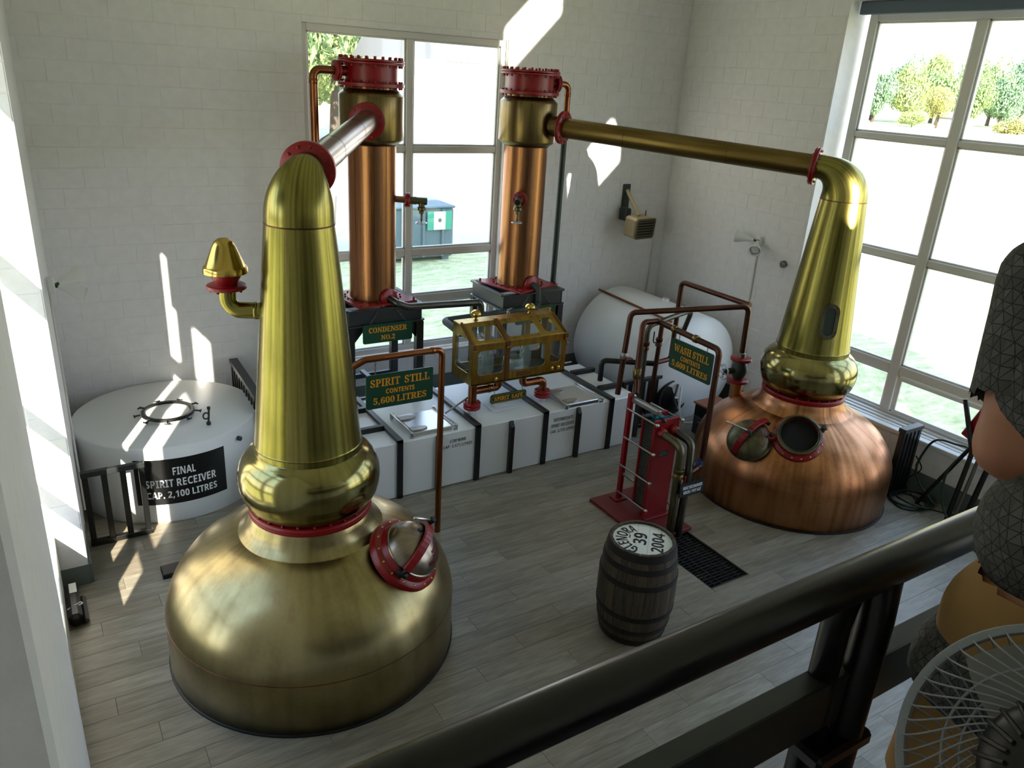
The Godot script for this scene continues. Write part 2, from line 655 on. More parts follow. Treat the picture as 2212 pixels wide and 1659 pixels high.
func shirt_print() -> ImageTexture:
	# triangles filled with fine lines, dark outlines, on grey cloth
	var S := 384
	var im := Image.create(S, S, false, Image.FORMAT_RGB8)
	var cell := S / 6
	var r := RandomNumberGenerator.new()
	r.seed = 3
	var pts := {}
	for j in 6:
		for i in 6:
			pts[Vector2i(i, j)] = Vector2((i + r.randf_range(-0.22, 0.22) + (0.5 if j % 2 else 0.0)) * cell, (j + r.randf_range(-0.2, 0.2)) * cell)
	var at := func(i: int, j: int) -> Vector2:
		return pts[Vector2i(posmod(i, 6), posmod(j, 6))] + Vector2(floori(i / 6.0), floori(j / 6.0)) * S
	var tris := []
	for j in range(-1, 7):
		for i in range(-1, 7):
			var o := 1 if posmod(j, 2) else 0
			tris.append([at.call(i, j), at.call(i + 1, j), at.call(i + o, j + 1)])
			tris.append([at.call(i + 1, j), at.call(i + 1 + o, j + 1), at.call(i + o, j + 1)])
	for y in S:
		for x in S:
			im.set_pixel(x, y, Color(0.1, 0.11, 0.115))
	for t in tris:
		var lo: Vector2 = t[0].min(t[1]).min(t[2])
		var hi: Vector2 = t[0].max(t[1]).max(t[2])
		var ang := r.randf() * PI
		var dir := Vector2(cos(ang), sin(ang))
		var base := r.randf_range(0.3, 0.42)
		for y in range(maxi(0, int(lo.y)), mini(S, int(hi.y) + 1)):
			for x in range(maxi(0, int(lo.x)), mini(S, int(hi.x) + 1)):
				var p := Vector2(x, y)
				var d := 1e9
				var s0 := signf((t[1] - t[0]).cross(t[2] - t[0]))
				for k in 3:
					var e: Vector2 = t[(k + 1) % 3] - t[k]
					d = minf(d, s0 * e.cross(p - t[k]) / e.length())
				if d > 2.6:
					var g := base * (0.62 if fposmod(p.dot(dir), 8.0) < 3.0 else 1.0)
					im.set_pixel(x, y, Color(g, g * 1.0, g * 0.98))
	return ImageTexture.create_from_image(im)

# ------------------------------------------------------------------ the room
const BACK := -9.12
const RIGHT := 8.58
const LEFT := -0.4
const FRONT := 3.5
const TOP := 6.6

func cut(rects: Array, holes: Array) -> Array:
	# Rect2s with the holes taken out
	var out := rects
	for h in holes:
		var next := []
		for r in out:
			if not r.intersects(h):
				next.append(r)
				continue
			var i: Rect2 = r.intersection(h)
			if i.size.x < 1e-4 or i.size.y < 1e-4:
				next.append(r)
				continue
			for q in [Rect2(r.position, Vector2(i.position.x - r.position.x, r.size.y)), Rect2(Vector2(i.end.x, r.position.y), Vector2(r.end.x - i.end.x, r.size.y)),
					Rect2(Vector2(i.position.x, r.position.y), Vector2(i.size.x, i.position.y - r.position.y)), Rect2(Vector2(i.position.x, i.end.y), Vector2(i.size.x, r.end.y - i.end.y))]:
				if q.size.x > 0.004 and q.size.y > 0.004:
					next.append(q)
		out = next
	return out

func wall_blocks(root: Node3D, xf: Transform3D, whole: Rect2, holes: Array, thick: float, seen: Rect2) -> void:
	# xf carries (u, height, outwards); painted blocks stand 4 mm proud of the core, joints recessed
	var core := mb()
	for r in cut([whole], holes):
		box(core, Vector3(r.get_center().x, r.get_center().y, -0.004 - thick / 2), Vector3(r.size.x, r.size.y, thick), 0.0, xf)
	part("core", core, M.painted_block, root)
	var shared := {}
	var rest := mb()
	var left := 300
	var rows := int(ceil(whole.size.y / 0.2))
	var j := 0.0035
	for k in rows:
		var y := whole.position.y + k * 0.2
		var u := whole.position.x - (0.2 if k % 2 else 0.0)
		while u < whole.end.x:
			var b := Rect2(u, y, 0.4, 0.2).intersection(whole)
			u += 0.4
			if b.size.x < 0.01 or b.size.y < 0.01:
				continue
			for r in cut([b], holes):
				var g: Rect2 = r.grow(-j)
				if g.size.x < 0.01 or g.size.y < 0.01:
					continue
				var in_view: bool = seen.has_point(r.get_center()) and left > 0
				var key := "%d_%d" % [roundi(g.size.x * 1000), roundi(g.size.y * 1000)]
				var at := Vector3(g.get_center().x, g.get_center().y, -0.002)
				if in_view:
					left -= 1
					if not shared.has(key):
						var st := mb()
						block_face(st, Vector3.ZERO, g.size)
						shared[key] = st.commit()
					var o := part("block", shared[key], M.painted_block, root)
					o.transform = xf * Transform3D(Basis(), at)
				else:
					block_face(rest, at, g.size, xf)
	part("block_field", rest, M.painted_block, root, true)

func block_face(st: SurfaceTool, at: Vector3, s: Vector2, xf := Transform3D()) -> void:
	var b := 0.003
	var z0 := -0.004
	var z1 := 0.002
	var P := func(x: float, y: float, z: float) -> Vector3: return xf * (at + Vector3(x, y, z))
	var w := s.x / 2
	var h := s.y / 2
	var f := [P.call(-w + b, -h + b, z1), P.call(w - b, -h + b, z1), P.call(w - b, h - b, z1), P.call(-w + b, h - b, z1)]
	var o := [P.call(-w, -h, z0), P.call(w, -h, z0), P.call(w, h, z0), P.call(-w, h, z0)]
	var mid: Vector3 = P.call(0, 0, -0.3)
	face(st, f, mid)
	for k in 4:
		var l := (k + 1) % 4
		face(st, [o[k], o[l], f[l], f[k]], mid)

func window(n: int, xf: Transform3D, us: Array, ys: Array, bar: float, depth: float) -> Node3D:
	# us, ys: edges of the panes as [from, to] pairs; xf carries (u, height, inwards)
	var o := struct("window_%d" % n)
	var u0: float = us[0][0] - bar
	var u1: float = us[-1][1] + bar
	var y0: float = ys[0][0] - bar
	var y1: float = ys[-1][1] + bar
	var f := mb()
	for r in [Rect2(u0, y0, bar, y1 - y0), Rect2(u1 - bar, y0, bar, y1 - y0), Rect2(u0 + bar, y0, u1 - u0 - 2 * bar, bar), Rect2(u0 + bar, y1 - bar, u1 - u0 - 2 * bar, bar)]:
		box(f, Vector3(r.get_center().x, r.get_center().y, 0), Vector3(r.size.x, r.size.y, depth), 0.006, xf)
	part("frame", f, M.window_white, o)
	for k in us.size() - 1:
		var m := mb()
		box(m, Vector3((us[k][1] + us[k + 1][0]) / 2, (y0 + y1) / 2, 0.004), Vector3(us[k + 1][0] - us[k][1], y1 - y0 - 2 * bar, depth * 0.95), 0.008, xf)
		part("mullion", m, M.window_white, o)
	for i in us.size():
		for k in ys.size() - 1:
			var m := mb()
			box(m, Vector3((us[i][0] + us[i][1]) / 2, (ys[k][1] + ys[k + 1][0]) / 2, 0.0), Vector3(us[i][1] - us[i][0], ys[k + 1][0] - ys[k][1], depth * 0.85), 0.008, xf)
			part("glazing_bar", m, M.window_white, o)
		for k in ys.size():
			var a: Array = us[i]
			var b: Array = ys[k]
			var st := mb()
			for r in [Rect2(a[0], b[0], 0.022, b[1] - b[0]), Rect2(a[1] - 0.022, b[0], 0.022, b[1] - b[0]), Rect2(a[0], b[0], a[1] - a[0], 0.022), Rect2(a[0], b[1] - 0.022, a[1] - a[0], 0.022)]:
				box(st, Vector3(r.get_center().x, r.get_center().y, 0.0), Vector3(r.size.x, r.size.y, depth * 0.5), 0.004, xf)
			part("sash", st, M.window_white, o)
			var p := mb()
			var q := xf * Vector3((a[0] + a[1]) / 2, (b[0] + b[1]) / 2, -0.01)
			var w: float = (a[1] - a[0]) / 2 - 0.018
			var h: float = (b[1] - b[0]) / 2 - 0.018
			face(p, [q + xf.basis * Vector3(-w, -h, 0), q + xf.basis * Vector3(w, -h, 0), q + xf.basis * Vector3(w, h, 0), q + xf.basis * Vector3(-w, h, 0)], q - xf.basis.z)
			part("pane", p, M.pane, o)
	return o

func structure() -> void:
	# ---- floor: planks run along x; the drain pit is left open
	var fl := struct("floor")
	var pit := Rect2(4.945, -4.86, 0.5, 0.86)
	var slab_st := mb()
	for r in cut([Rect2(LEFT - 0.4, BACK - 0.3, 9.8, 13.2)], [pit]):
		lohi(slab_st, Vector3(r.position.x, -0.3, r.position.y), Vector3(r.end.x, -0.0125, r.end.y))
	part("slab", slab_st, M.subfloor, fl)
	var rest := [mb(), mb(), mb(), mb()]
	var pw := 0.186
	var pl := 1.22
	var shared := {}
	var left := 300
	var row := 0
	var z := -1.9
	while z > BACK - 0.05:
		var off := [0.0, 0.47, 0.93, 0.22, 0.7][row % 5] as float
		var x := LEFT - pl + off
		var i := 0
		while x < RIGHT:
			var r0 := Rect2(x, z - pw, pl, pw).intersection(Rect2(LEFT, BACK, RIGHT - LEFT, FRONT - BACK))
			var k := (row * 7 + i * 3 + (row * i) % 5) % 4
			i += 1
			x += pl
			if r0.size.x < 0.02 or r0.size.y < 0.02:
				continue
			for r in cut([r0], [pit]):
				var g: Rect2 = r.grow(-0.0009)
				if g.size.x < 0.01 or g.size.y < 0.01:
					continue
				var vis: bool = z < -2.6 and z > -8.3 and r.end.x > 0.0 and not (z < -6.75 and r.position.x > 1.3 and r.end.x < 6.4) and left > 0
				if vis:
					left -= 1
					var key := "%d_%d_%d" % [k, roundi(g.size.x * 1000), roundi(g.size.y * 1000)]
					if not shared.has(key):
						var st := mb()
						box(st, Vector3.ZERO, Vector3(g.size.x, 0.012, g.size.y), 0.0012)
						shared[key] = st.commit()
					var o := part("plank", shared[key], M["plank_%d" % k], fl)
					o.position = Vector3(g.get_center().x, -0.006, g.get_center().y)
				else:
					lohi(rest[k], Vector3(g.position.x, -0.012, g.position.y), Vector3(g.end.x, 0.0, g.end.y))
		z -= pw
		row += 1
	lohi(rest[0], Vector3(LEFT, -0.012, -1.9), Vector3(RIGHT, 0.0, FRONT))
	for k in 4:
		part("plank_field", rest[k], M["plank_%d" % k], fl, true)
	var pt := mb()
	for w in [[Vector3(4.93, -0.3, -4.88), Vector3(4.945, -0.012, -3.98)], [Vector3(5.445, -0.3, -4.88), Vector3(5.46, -0.012, -3.98)], [Vector3(4.945, -0.3, -4.875), Vector3(5.445, -0.012, -4.86)], [Vector3(4.945, -0.3, -4.0), Vector3(5.445, -0.012, -3.985)], [Vector3(4.9, -0.34, -4.9), Vector3(5.5, -0.3, -3.95)]]:
		lohi(pt, w[0], w[1])
	part("drain_pit", pt, M.dark_inside, fl)

	# ---- back wall
	var wb := struct("wall_back")
	var hole_b := Rect2(2.9, 0.73, 2.66, 4.0)
	wall_blocks(wb, Transform3D(Basis(), Vector3(0, 0, BACK)), Rect2(LEFT - 0.4, 0, RIGHT - LEFT + 0.8, TOP), [hole_b], 0.3, Rect2(-0.2, 0.8, 8.8, 4.75))
	var bw := [[[2.975, 4.185], [4.277, 5.486]], [[0.83, 1.40], [1.515, 2.05], [2.14, 3.365], [3.435, 4.655]]]
	window(1, Transform3D(Basis(), Vector3(0, 0, BACK - 0.12)), bw[0], bw[1], 0.075, 0.09)
	part("sill", bx(Vector3(2.86, 0.7, BACK - 0.16), Vector3(5.6, 0.735, BACK + 0.03), 0.008), M.window_white, wb)

	# ---- right wall, deep reveal
	var wr := struct("wall_right")
	var hole_r := Rect2(-6.49, 0.62, 4.0, 4.75)
	var xr := Transform3D(Basis(Vector3(0, 0, 1), Vector3(0, 1, 0), Vector3(-1, 0, 0)), Vector3(RIGHT, 0, 0))
	wall_blocks(wr, xr, Rect2(BACK, 0, FRONT - BACK, TOP), [hole_r, Rect2(-1.7, 0.62, 4.6, 4.75)], 0.42, Rect2(-9.1, 0.2, 5.6, 5.4))
	var w2 := window(2, Transform3D(Basis(Vector3(0, 0, 1), Vector3(0, 1, 0), Vector3(-1, 0, 0)), Vector3(8.92, 0, 0)), [[-6.30, -5.115], [-4.99, -3.805], [-3.68, -2.6]], [[0.70, 1.18], [1.30, 2.535], [2.615, 3.875], [3.942, 5.16]], 0.11, 0.1)
	part("sill", bx(Vector3(RIGHT - 0.025, 0.585, -6.52), Vector3(8.9, 0.64, -2.46), 0.008), M.window_white, wr)
	for k in 3:
		part("sill_moulding", bx(Vector3(8.66 + 0.07 * k, 0.63, -6.48), Vector3(8.71 + 0.07 * k, 0.648 + 0.012 * k, -2.5), 0.004), M.window_white, w2)
	var bl := mb()
	lohi(bl, Vector3(8.72, 5.225, -6.46), Vector3(8.8, 5.365, -2.5), 0.01)
	part("blind_cassette", bl, M.blind, w2)
	# casement in the second bottom light stands a little open
	var cs := mb()
	var cx := Transform3D(Basis(Vector3.FORWARD, 0.0), Vector3(8.86, 0.94, -4.4))
	for r in [Rect2(-0.55, -0.23, 1.1, 0.045), Rect2(-0.55, 0.19, 1.1, 0.045), Rect2(-0.55, -0.185, 0.045, 0.375), Rect2(0.505, -0.185, 0.045, 0.375)]:
		box(cs, Vector3(0, r.get_center().y, r.get_center().x), Vector3(0.03, r.size.y, r.size.x), 0.004, cx)
	part("casement", cs, M.window_white, w2)

	window(4, Transform3D(Basis(Vector3(0, 0, 1), Vector3(0, 1, 0), Vector3(-1, 0, 0)), Vector3(8.92, 0, 0)), [[-1.6, -0.2], [-0.08, 1.3], [1.42, 2.8]], [[0.70, 1.18], [1.30, 2.535], [2.615, 3.875], [3.942, 5.16]], 0.11, 0.1)
	# ---- left wall with two piers and a window between them
	var wl := struct("wall_left")
	var hole_l := Rect2(-6.56, 0.56, 2.45, 4.2)
	var lc := mb()
	for r in cut([Rect2(BACK - 0.3, 0, FRONT - BACK + 0.6, TOP)], [hole_l]):
		lohi(lc, Vector3(LEFT - 0.3, r.position.y, r.position.x), Vector3(LEFT, r.end.y, r.end.x))
	part("core", lc, M.painted_block, wl)
	# pier at the back: its right face leans out towards the back wall a little
	var pa := mb()
	var A := [Vector3(LEFT, 0, -6.6), Vector3(0.055, 0, -6.6), Vector3(0.15, 0, BACK), Vector3(LEFT, 0, BACK)]
	var B := []
	for p in A:
		B.append(p + Vector3(0, TOP, 0))
	var mid := Vector3(-0.1, 3, -8)
	for k in 4:
		face(pa, [A[k], A[(k + 1) % 4], B[(k + 1) % 4], B[k]], mid)
	face(pa, B, mid)
	part("pier", pa, M.painted_block, wl)
	# joints of the pier's front: shallow block courses
	var pb := mb()
	for k in 33:
		for q in [[-0.39, -0.2], [-0.195, 0.05]]:
			block_face(pb, Vector3((q[0] + q[1]) / 2, 0.1 + 0.2 * k, -6.5975), Vector2(q[1] - q[0] - 0.005, 0.193))
	part("pier_block", pb, M.painted_block, wl, true)
	# the near pier stops the sun
	part("pier", bx(Vector3(LEFT, 0, -4.4), Vector3(-0.135, TOP, -2.0), 0.02), M.painted_block, wl)
	# low wall under the window, with its ledge
	part("ledge", bx(Vector3(LEFT, 0, -6.598), Vector3(-0.155, 0.53, -4.4), 0.008), M.white_paint, wl)
	window(3, Transform3D(Basis(Vector3(0, 0, -1), Vector3(0, 1, 0), Vector3(1, 0, 0)), Vector3(LEFT - 0.16, 0, 0)), [[4.2, 4.84], [5.04, 6.5]], [[0.65, 1.35], [1.45, 2.05], [2.14, 3.2], [3.36, 4.66]], 0.06, 0.09)
	var lb := mb()
	lohi(lb, Vector3(LEFT - 0.06, 3.9, -5.42), Vector3(LEFT - 0.045, 4.72, -4.12))
	part("roller_blind", lb, M.blind, wl)

	# ---- wall behind the camera with two slanted stair lights
	var wf := struct("wall_front")
	var stf := mb()
	var holes := glint_holes()
	var quads := []
	for h in holes:
		quads.append(h)
	front_wall(stf, quads)
	part("core", stf, M.painted_block, wf)

	# ---- ceiling
	var ce := struct("ceiling")
	part("slab", bx(Vector3(LEFT - 0.5, TOP, BACK - 0.4), Vector3(RIGHT + 0.6, TOP + 0.25, FRONT + 0.4)), M.ceiling_white, ce)

	# ---- grey skirtings
	var b1 := struct("baseboard_back")
	part("board", bx(Vector3(0.16, 0, BACK), Vector3(RIGHT, 0.36, BACK + 0.012), 0.003), M.grey_skirting, b1)
	var b2 := struct("baseboard_right")
	part("board", bx(Vector3(RIGHT - 0.012, 0, BACK + 0.02), Vector3(RIGHT, 0.258, FRONT), 0.003), M.grey_skirting, b2)
	var b3 := struct("baseboard_left")
	part("board", bx(Vector3(-0.155, 0, -6.6), Vector3(0.057, 0.193, -6.588), 0.003), M.grey_skirting, b3)
	part("board", bx(Vector3(0.055, 0, -7.3), Vector3(0.085, 0.193, -6.6), 0.003), M.grey_skirting, b3)

func glint_holes() -> Array:
	# outlines of the bright patches on the back wall, carried along the glint's rays to the front wall
	var L := Vector3(10.5, 8.0, 39.0)
	var out := []
	for poly in [[Vector2(5.52, 4.85), Vector2(5.53, 4.49), Vector2(5.62, 4.45), Vector2(6.29, 5.12), Vector2(6.28, 5.42), Vector2(6.12, 5.44)],
			[Vector2(6.67, 3.03), Vector2(6.72, 2.74), Vector2(6.84, 2.63), Vector2(7.51, 3.27), Vector2(7.5, 3.44), Vector2(7.36, 3.8), Vector2(7.33, 3.81)]]:
		var q := PackedVector2Array()
		for p in poly:
			var P := Vector3(p.x, p.y, BACK)
			var t := (FRONT - BACK) / (L.z - BACK)
			var h := P.lerp(L, t)
			q.append(Vector2(h.x, h.y))
		out.append(q)
	return out

func front_wall(st: SurfaceTool, holes: Array) -> void:
	# a thin panel with two boxed openings, each filled up to its slanted light
	var rects := []
	for h in holes:
		var lo: Vector2 = h[0]
		var hi: Vector2 = h[0]
		for p in h:
			lo = lo.min(p)
			hi = hi.max(p)
		rects.append(Rect2(lo, hi - lo).grow(0.08))
	for r in cut([Rect2(LEFT - 0.4, 0, RIGHT - LEFT + 0.9, TOP)], rects):
		lohi(st, Vector3(r.position.x, r.position.y, FRONT), Vector3(r.end.x, r.end.y, FRONT + 0.06))
	for i in holes.size():
		var r: Rect2 = rects[i]
		var c := Vector2.ZERO
		for p in holes[i]:
			c += p
		c /= holes[i].size()
		var angles := []
		for p in holes[i]:
			angles.append((p - c).angle())
		for p in [r.position, r.end, Vector2(r.position.x, r.end.y), Vector2(r.end.x, r.position.y)]:
			angles.append((p - c).angle())
		angles.sort()
		var outer := PackedVector2Array()
		var inner := PackedVector2Array()
		for a in angles:
			var d := Vector2.from_angle(a)
			var t := 1e9
			if absf(d.x) > 1e-6:
				t = minf(t, ((r.end.x if d.x > 0.0 else r.position.x) - c.x) / d.x)
			if absf(d.y) > 1e-6:
				t = minf(t, ((r.end.y if d.y > 0.0 else r.position.y) - c.y) / d.y)
			outer.append(c + d * t)
			var u := 1e9
			for k in holes[i].size():
				var q = Geometry2D.segment_intersects_segment(c, c + d * 9.0, holes[i][k], holes[i][(k + 1) % holes[i].size()])
				if q != null:
					u = minf(u, c.distance_to(q))
			inner.append(c + d * (u if u < 1e8 else 0.05))
		plate_with_hole(st, outer, inner, 0.06, Transform3D(Basis(), Vector3(0, 0, FRONT)))

# ------------------------------------------------------------------ outdoors
func leafy(seed_: int, n: int, r: Vector3, leaf: float) -> ArrayMesh:
	var g := RandomNumberGenerator.new()
	g.seed = seed_
	var st := mb()
	# a dozen lobes, each covered with small folded leaf clumps
	var lobes := []
	for k in 14:
		var d := Vector3(g.randfn(), g.randfn() * 0.8, g.randfn()).normalized()
		lobes.append([d * r * g.randf_range(0.35, 0.62), g.randf_range(0.32, 0.5)])
	for k in n:
		var lb = lobes[g.randi() % lobes.size()]
		var d := Vector3(g.randfn(), g.randfn(), g.randfn()).normalized()
		var p: Vector3 = lb[0] + d * r * lb[1] * g.randf_range(0.75, 1.05)
		var b := frame_of((d + Vector3(g.randfn(), g.randfn(), g.randfn()) * 0.5).normalized())
		var s := leaf * g.randf_range(0.6, 1.3)
		var q := [p + b.x * s, p + b.z * s * 0.7 + b.y * s * 0.2, p - b.x * s, p - b.z * s * 0.7 + b.y * s * 0.25]
		face(st, [q[0], q[1], q[2]], p - b.y)
		face(st, [q[0], q[2], q[3]], p - b.y)
	return st.commit()

func tree(at: Vector3, h: float, w: float, crown: Mesh, leafmat: Material, label: String, group: String) -> void:
	var t := thing("tree", label, "tree", at, group)
	part("trunk", tb([Vector3(0, -0.1, 0), Vector3(w * 0.02, h * 0.35, 0), Vector3(-w * 0.02, h * 0.75, 0)], [h * 0.028, h * 0.02, h * 0.008], 8), M.bark, t)
	var c := part("crown", crown, leafmat, t)
	c.position = Vector3(0, h * 0.52, 0)
	c.scale = Vector3(w / 2, h * 0.5, w / 2)

func outdoors() -> void:
	var gd := struct("ground")
	var st := mb()
	face(st, [Vector3(-300, -0.3, 250), Vector3(500, -0.3, 250), Vector3(500, -0.3, -400), Vector3(-300, -0.3, -400)], Vector3(0, -5, 0))
	part("lawn", st, M.lawn, gd)
	var gv := mb()
	lohi(gv, Vector3(-20, -0.32, -60), Vector3(40, -0.285, -19.6))
	part("gravel_yard", gv, M.gravel, gd)
	var gv2 := mb()
	lohi(gv2, Vector3(60, -0.32, -70), Vector3(300, -0.28, -62), 0.0)
	part("road", gv2, M.gravel, gd)
	# ---- behind the back window: white house, dumpster, posts
	var hs := thing("house", "long white house behind the parking yard, seen through the window between the condensers", "house", Vector3(20.5, -0.3, -33.5))
	part("wall", bx(Vector3(-5.5, 0, -4), Vector3(12, 5.2, 4)), M.white_siding, hs)
	var rf := mb()
	for s in [-1, 1]:
		face(rf, [Vector3(-6, 5.1, 4.6 * s), Vector3(12.5, 5.1, 4.6 * s), Vector3(12.5, 8.2, 0), Vector3(-6, 8.2, 0)], Vector3(3, 4, 0))
		face(rf, [Vector3(-6 if s < 0 else 12.5, 5.1, -4.6), Vector3(-6 if s < 0 else 12.5, 5.1, 4.6), Vector3(-6 if s < 0 else 12.5, 8.2, 0)], Vector3(3, 4, 0))
	part("roof", rf, M.roof_grey, hs)
	for x in [-3.2, 0.9, 4.8]:
		var w := part("window", bx(Vector3(x, 2.2, 3.98), Vector3(x + 0.95, 3.4, 4.05), 0.02), M.window_white, hs)
		part("pane", bx(Vector3(x + 0.08, 2.28, 4.03), Vector3(x + 0.87, 3.32, 4.06)), M.gunmetal, w)
	for k in 18:
		part("board", bx(Vector3(-5.5, 0.28 * k, 4.0), Vector3(12, 0.28 * k + 0.26, 4.02), 0.005), M.white_siding, hs)
	var dm := thing("dumpster", "dark waste container with a mint and white sign, standing outside on the grass edge", "dumpster", Vector3(8.8, -0.3, -18.9))
	part("body", bx(Vector3(-1.35, 0.1, -0.8), Vector3(0.82, 1.36, 0.8), 0.04), M.dumpster, dm)
	part("lid", bx(Vector3(-1.4, 1.36, -0.84), Vector3(0.86, 1.42, 0.84), 0.03), M.dumpster, dm)
	for x in [-1.2, -0.65, -0.1, 0.45]:
		part("rib", bx(Vector3(x, 0.12, 0.8), Vector3(x + 0.07, 1.34, 0.86), 0.01), M.dumpster, dm)
	var sg := part("sign", bx(Vector3(0.02, 0.82, 0.86), Vector3(0.72, 1.3, 0.88), 0.004), M.mint, dm)
	part("sign_band", bx(Vector3(0.2, 0.83, 0.88), Vector3(0.53, 1.29, 0.883)), M.white_letter, sg)
	var s2 := mb()
	lathe(s2, [Vector2(0, 0), Vector2(0.06, 0), Vector2(0.0, 0.02)], 5, Transform3D(Basis(Vector3.RIGHT, PI / 2), Vector3(0.37, 1.07, 0.883)))
	part("sign_emblem", s2, M.post_grey, sg)
	for x in [-1.1, 0.55]:
		part("skid", bx(Vector3(x, 0, -0.7), Vector3(x + 0.2, 0.1, 0.7), 0.01), M.dumpster, dm)
	var pz := [[Vector3(7.05, -0.3, -20.3), "grey wooden post left of the copper column, out on the grass edge"], [Vector3(12.3, -0.3, -20.0), "grey wooden post right of the dumpster, out on the grass edge"]]
	for p in pz:
		solo("post", tb([p[0], p[0] + Vector3(0.1, 1.4, 0)], 0.09, 10), M.post_grey, p[1], "post", "posts along the yard")
	var cr := [leafy(1, 6500, Vector3.ONE, 0.042), leafy(2, 6500, Vector3.ONE, 0.042), leafy(3, 6500, Vector3.ONE, 0.042)]
	# ---- trees behind the back window's left light
	var k := 0
	for q in [[11.5, -40, 13, 9, "pale green leafy tree filling the left edge of the back window", 0], [15.6, -44, 11.5, 8, "broad leafy tree right of the edge tree, behind the left condenser head", 2], [19.5, -52, 11, 9, "leafy tree farther back, peeping over the white house roof on its left", 0], [9.0, -50, 15, 11, "tall leafy tree farthest left behind the wall edge of the back window", 1]]:
		tree(Vector3(q[0], -0.3, q[1]), q[2], q[3], cr[k % 3], M["leaf_%d" % q[5]], q[4], "trees behind the yard")
		k += 1
	# ---- tree line beyond the lawn, seen through the right window
	var g := RandomNumberGenerator.new()
	g.seed = 9
	for i in 26:
		var t := i / 25.0
		var x := lerpf(135.0, 262.0, t) + g.randf_range(-2, 2)
		var z := lerpf(-120.0, -96.0, t) - (14.0 if i % 2 else 0.0)
		var h := lerpf(12.0, 15.5, t) + g.randf_range(-1.5, 2.0) + (4.0 if i % 2 else 0.0)
		tree(Vector3(x, -0.3, z), h, g.randf_range(10, 13), cr[i % 3], M["leaf_%d" % [0, 1, 0, 2, 1][i % 5]], "hazy green tree in the tree line beyond the lawn, through the right window", "tree line beyond the lawn")
	tree(Vector3(163, -0.3, -97), 8.5, 7.0, cr[1], M.leaf_3, "small yellowish tree standing in front of the tree line", "")
	tree(Vector3(156, -0.3, -98), 3.6, 7.0, cr[0], M.leaf_2, "low round bush at the foot of the tree line, left of the yellowish tree", "")
	var by := part(numbered("bush"), cr[2], M.leaf_3, self)
	by.position = Vector3(172, 0.4, -84)
	by.scale = Vector3(8, 3.2, 5)
	tag(by, "wide yellow mound of weeds on the lawn by the road", "bush")
	var shd := thing("shed", "small white shed under the tree line left of the window mullion", "shed", Vector3(168, -0.3, -96))
	part("wall", bx(Vector3(-3.2, 0, -2), Vector3(3.2, 1.9, 2)), M.white_siding, shd)
	part("roof", bx(Vector3(-3.5, 1.9, -2.3), Vector3(3.5, 2.3, 2.3), 0.1), M.roof_grey, shd)
	# ---- tall slatted sign on a pole
	var sp := thing("pole_sign", "tall white slatted sign board on a white pole, upper left corner of the right window", "sign", Vector3(64.8, -0.3, -45))
	part("pole", tb([Vector3(-0.3, 0, 0), Vector3(-0.3, 7.2, 0)], 0.28, 12), M.white_siding, sp)
	for r in 7:
		part("board", bx(Vector3(-2.3, 7.1 + 1.02 * r, -0.2), Vector3(0.9, 8.04 + 1.02 * r, 0.2), 0.04), M.white_siding, sp)
	part("edge_post", bx(Vector3(0.92, 6.9, -0.3), Vector3(1.3, 14.4, 0.3), 0.05), M.white_siding, sp)
	part("rail", bx(Vector3(-2.3, 6.75, -0.3), Vector3(1.3, 7.0, 0.3), 0.05), M.white_siding, sp)

# ------------------------------------------------------------------ pot stills
const SPIRIT := Vector3(1.558, 0, -5.096)
const WASH := Vector3(7.24, 0, -5.1)
const COND_A := Vector3(3.41, 0, -8.4)
const COND_B := Vector3(5.44, 0, -8.4)

func V2(a: Array) -> Array:
	var o := []
	for i in range(0, a.size(), 2):
		o.append(Vector2(a[i], a[i + 1]))
	return o

func arm_dir(a: Vector3, b: Vector3) -> Vector3:
	return (b - a).normalized()

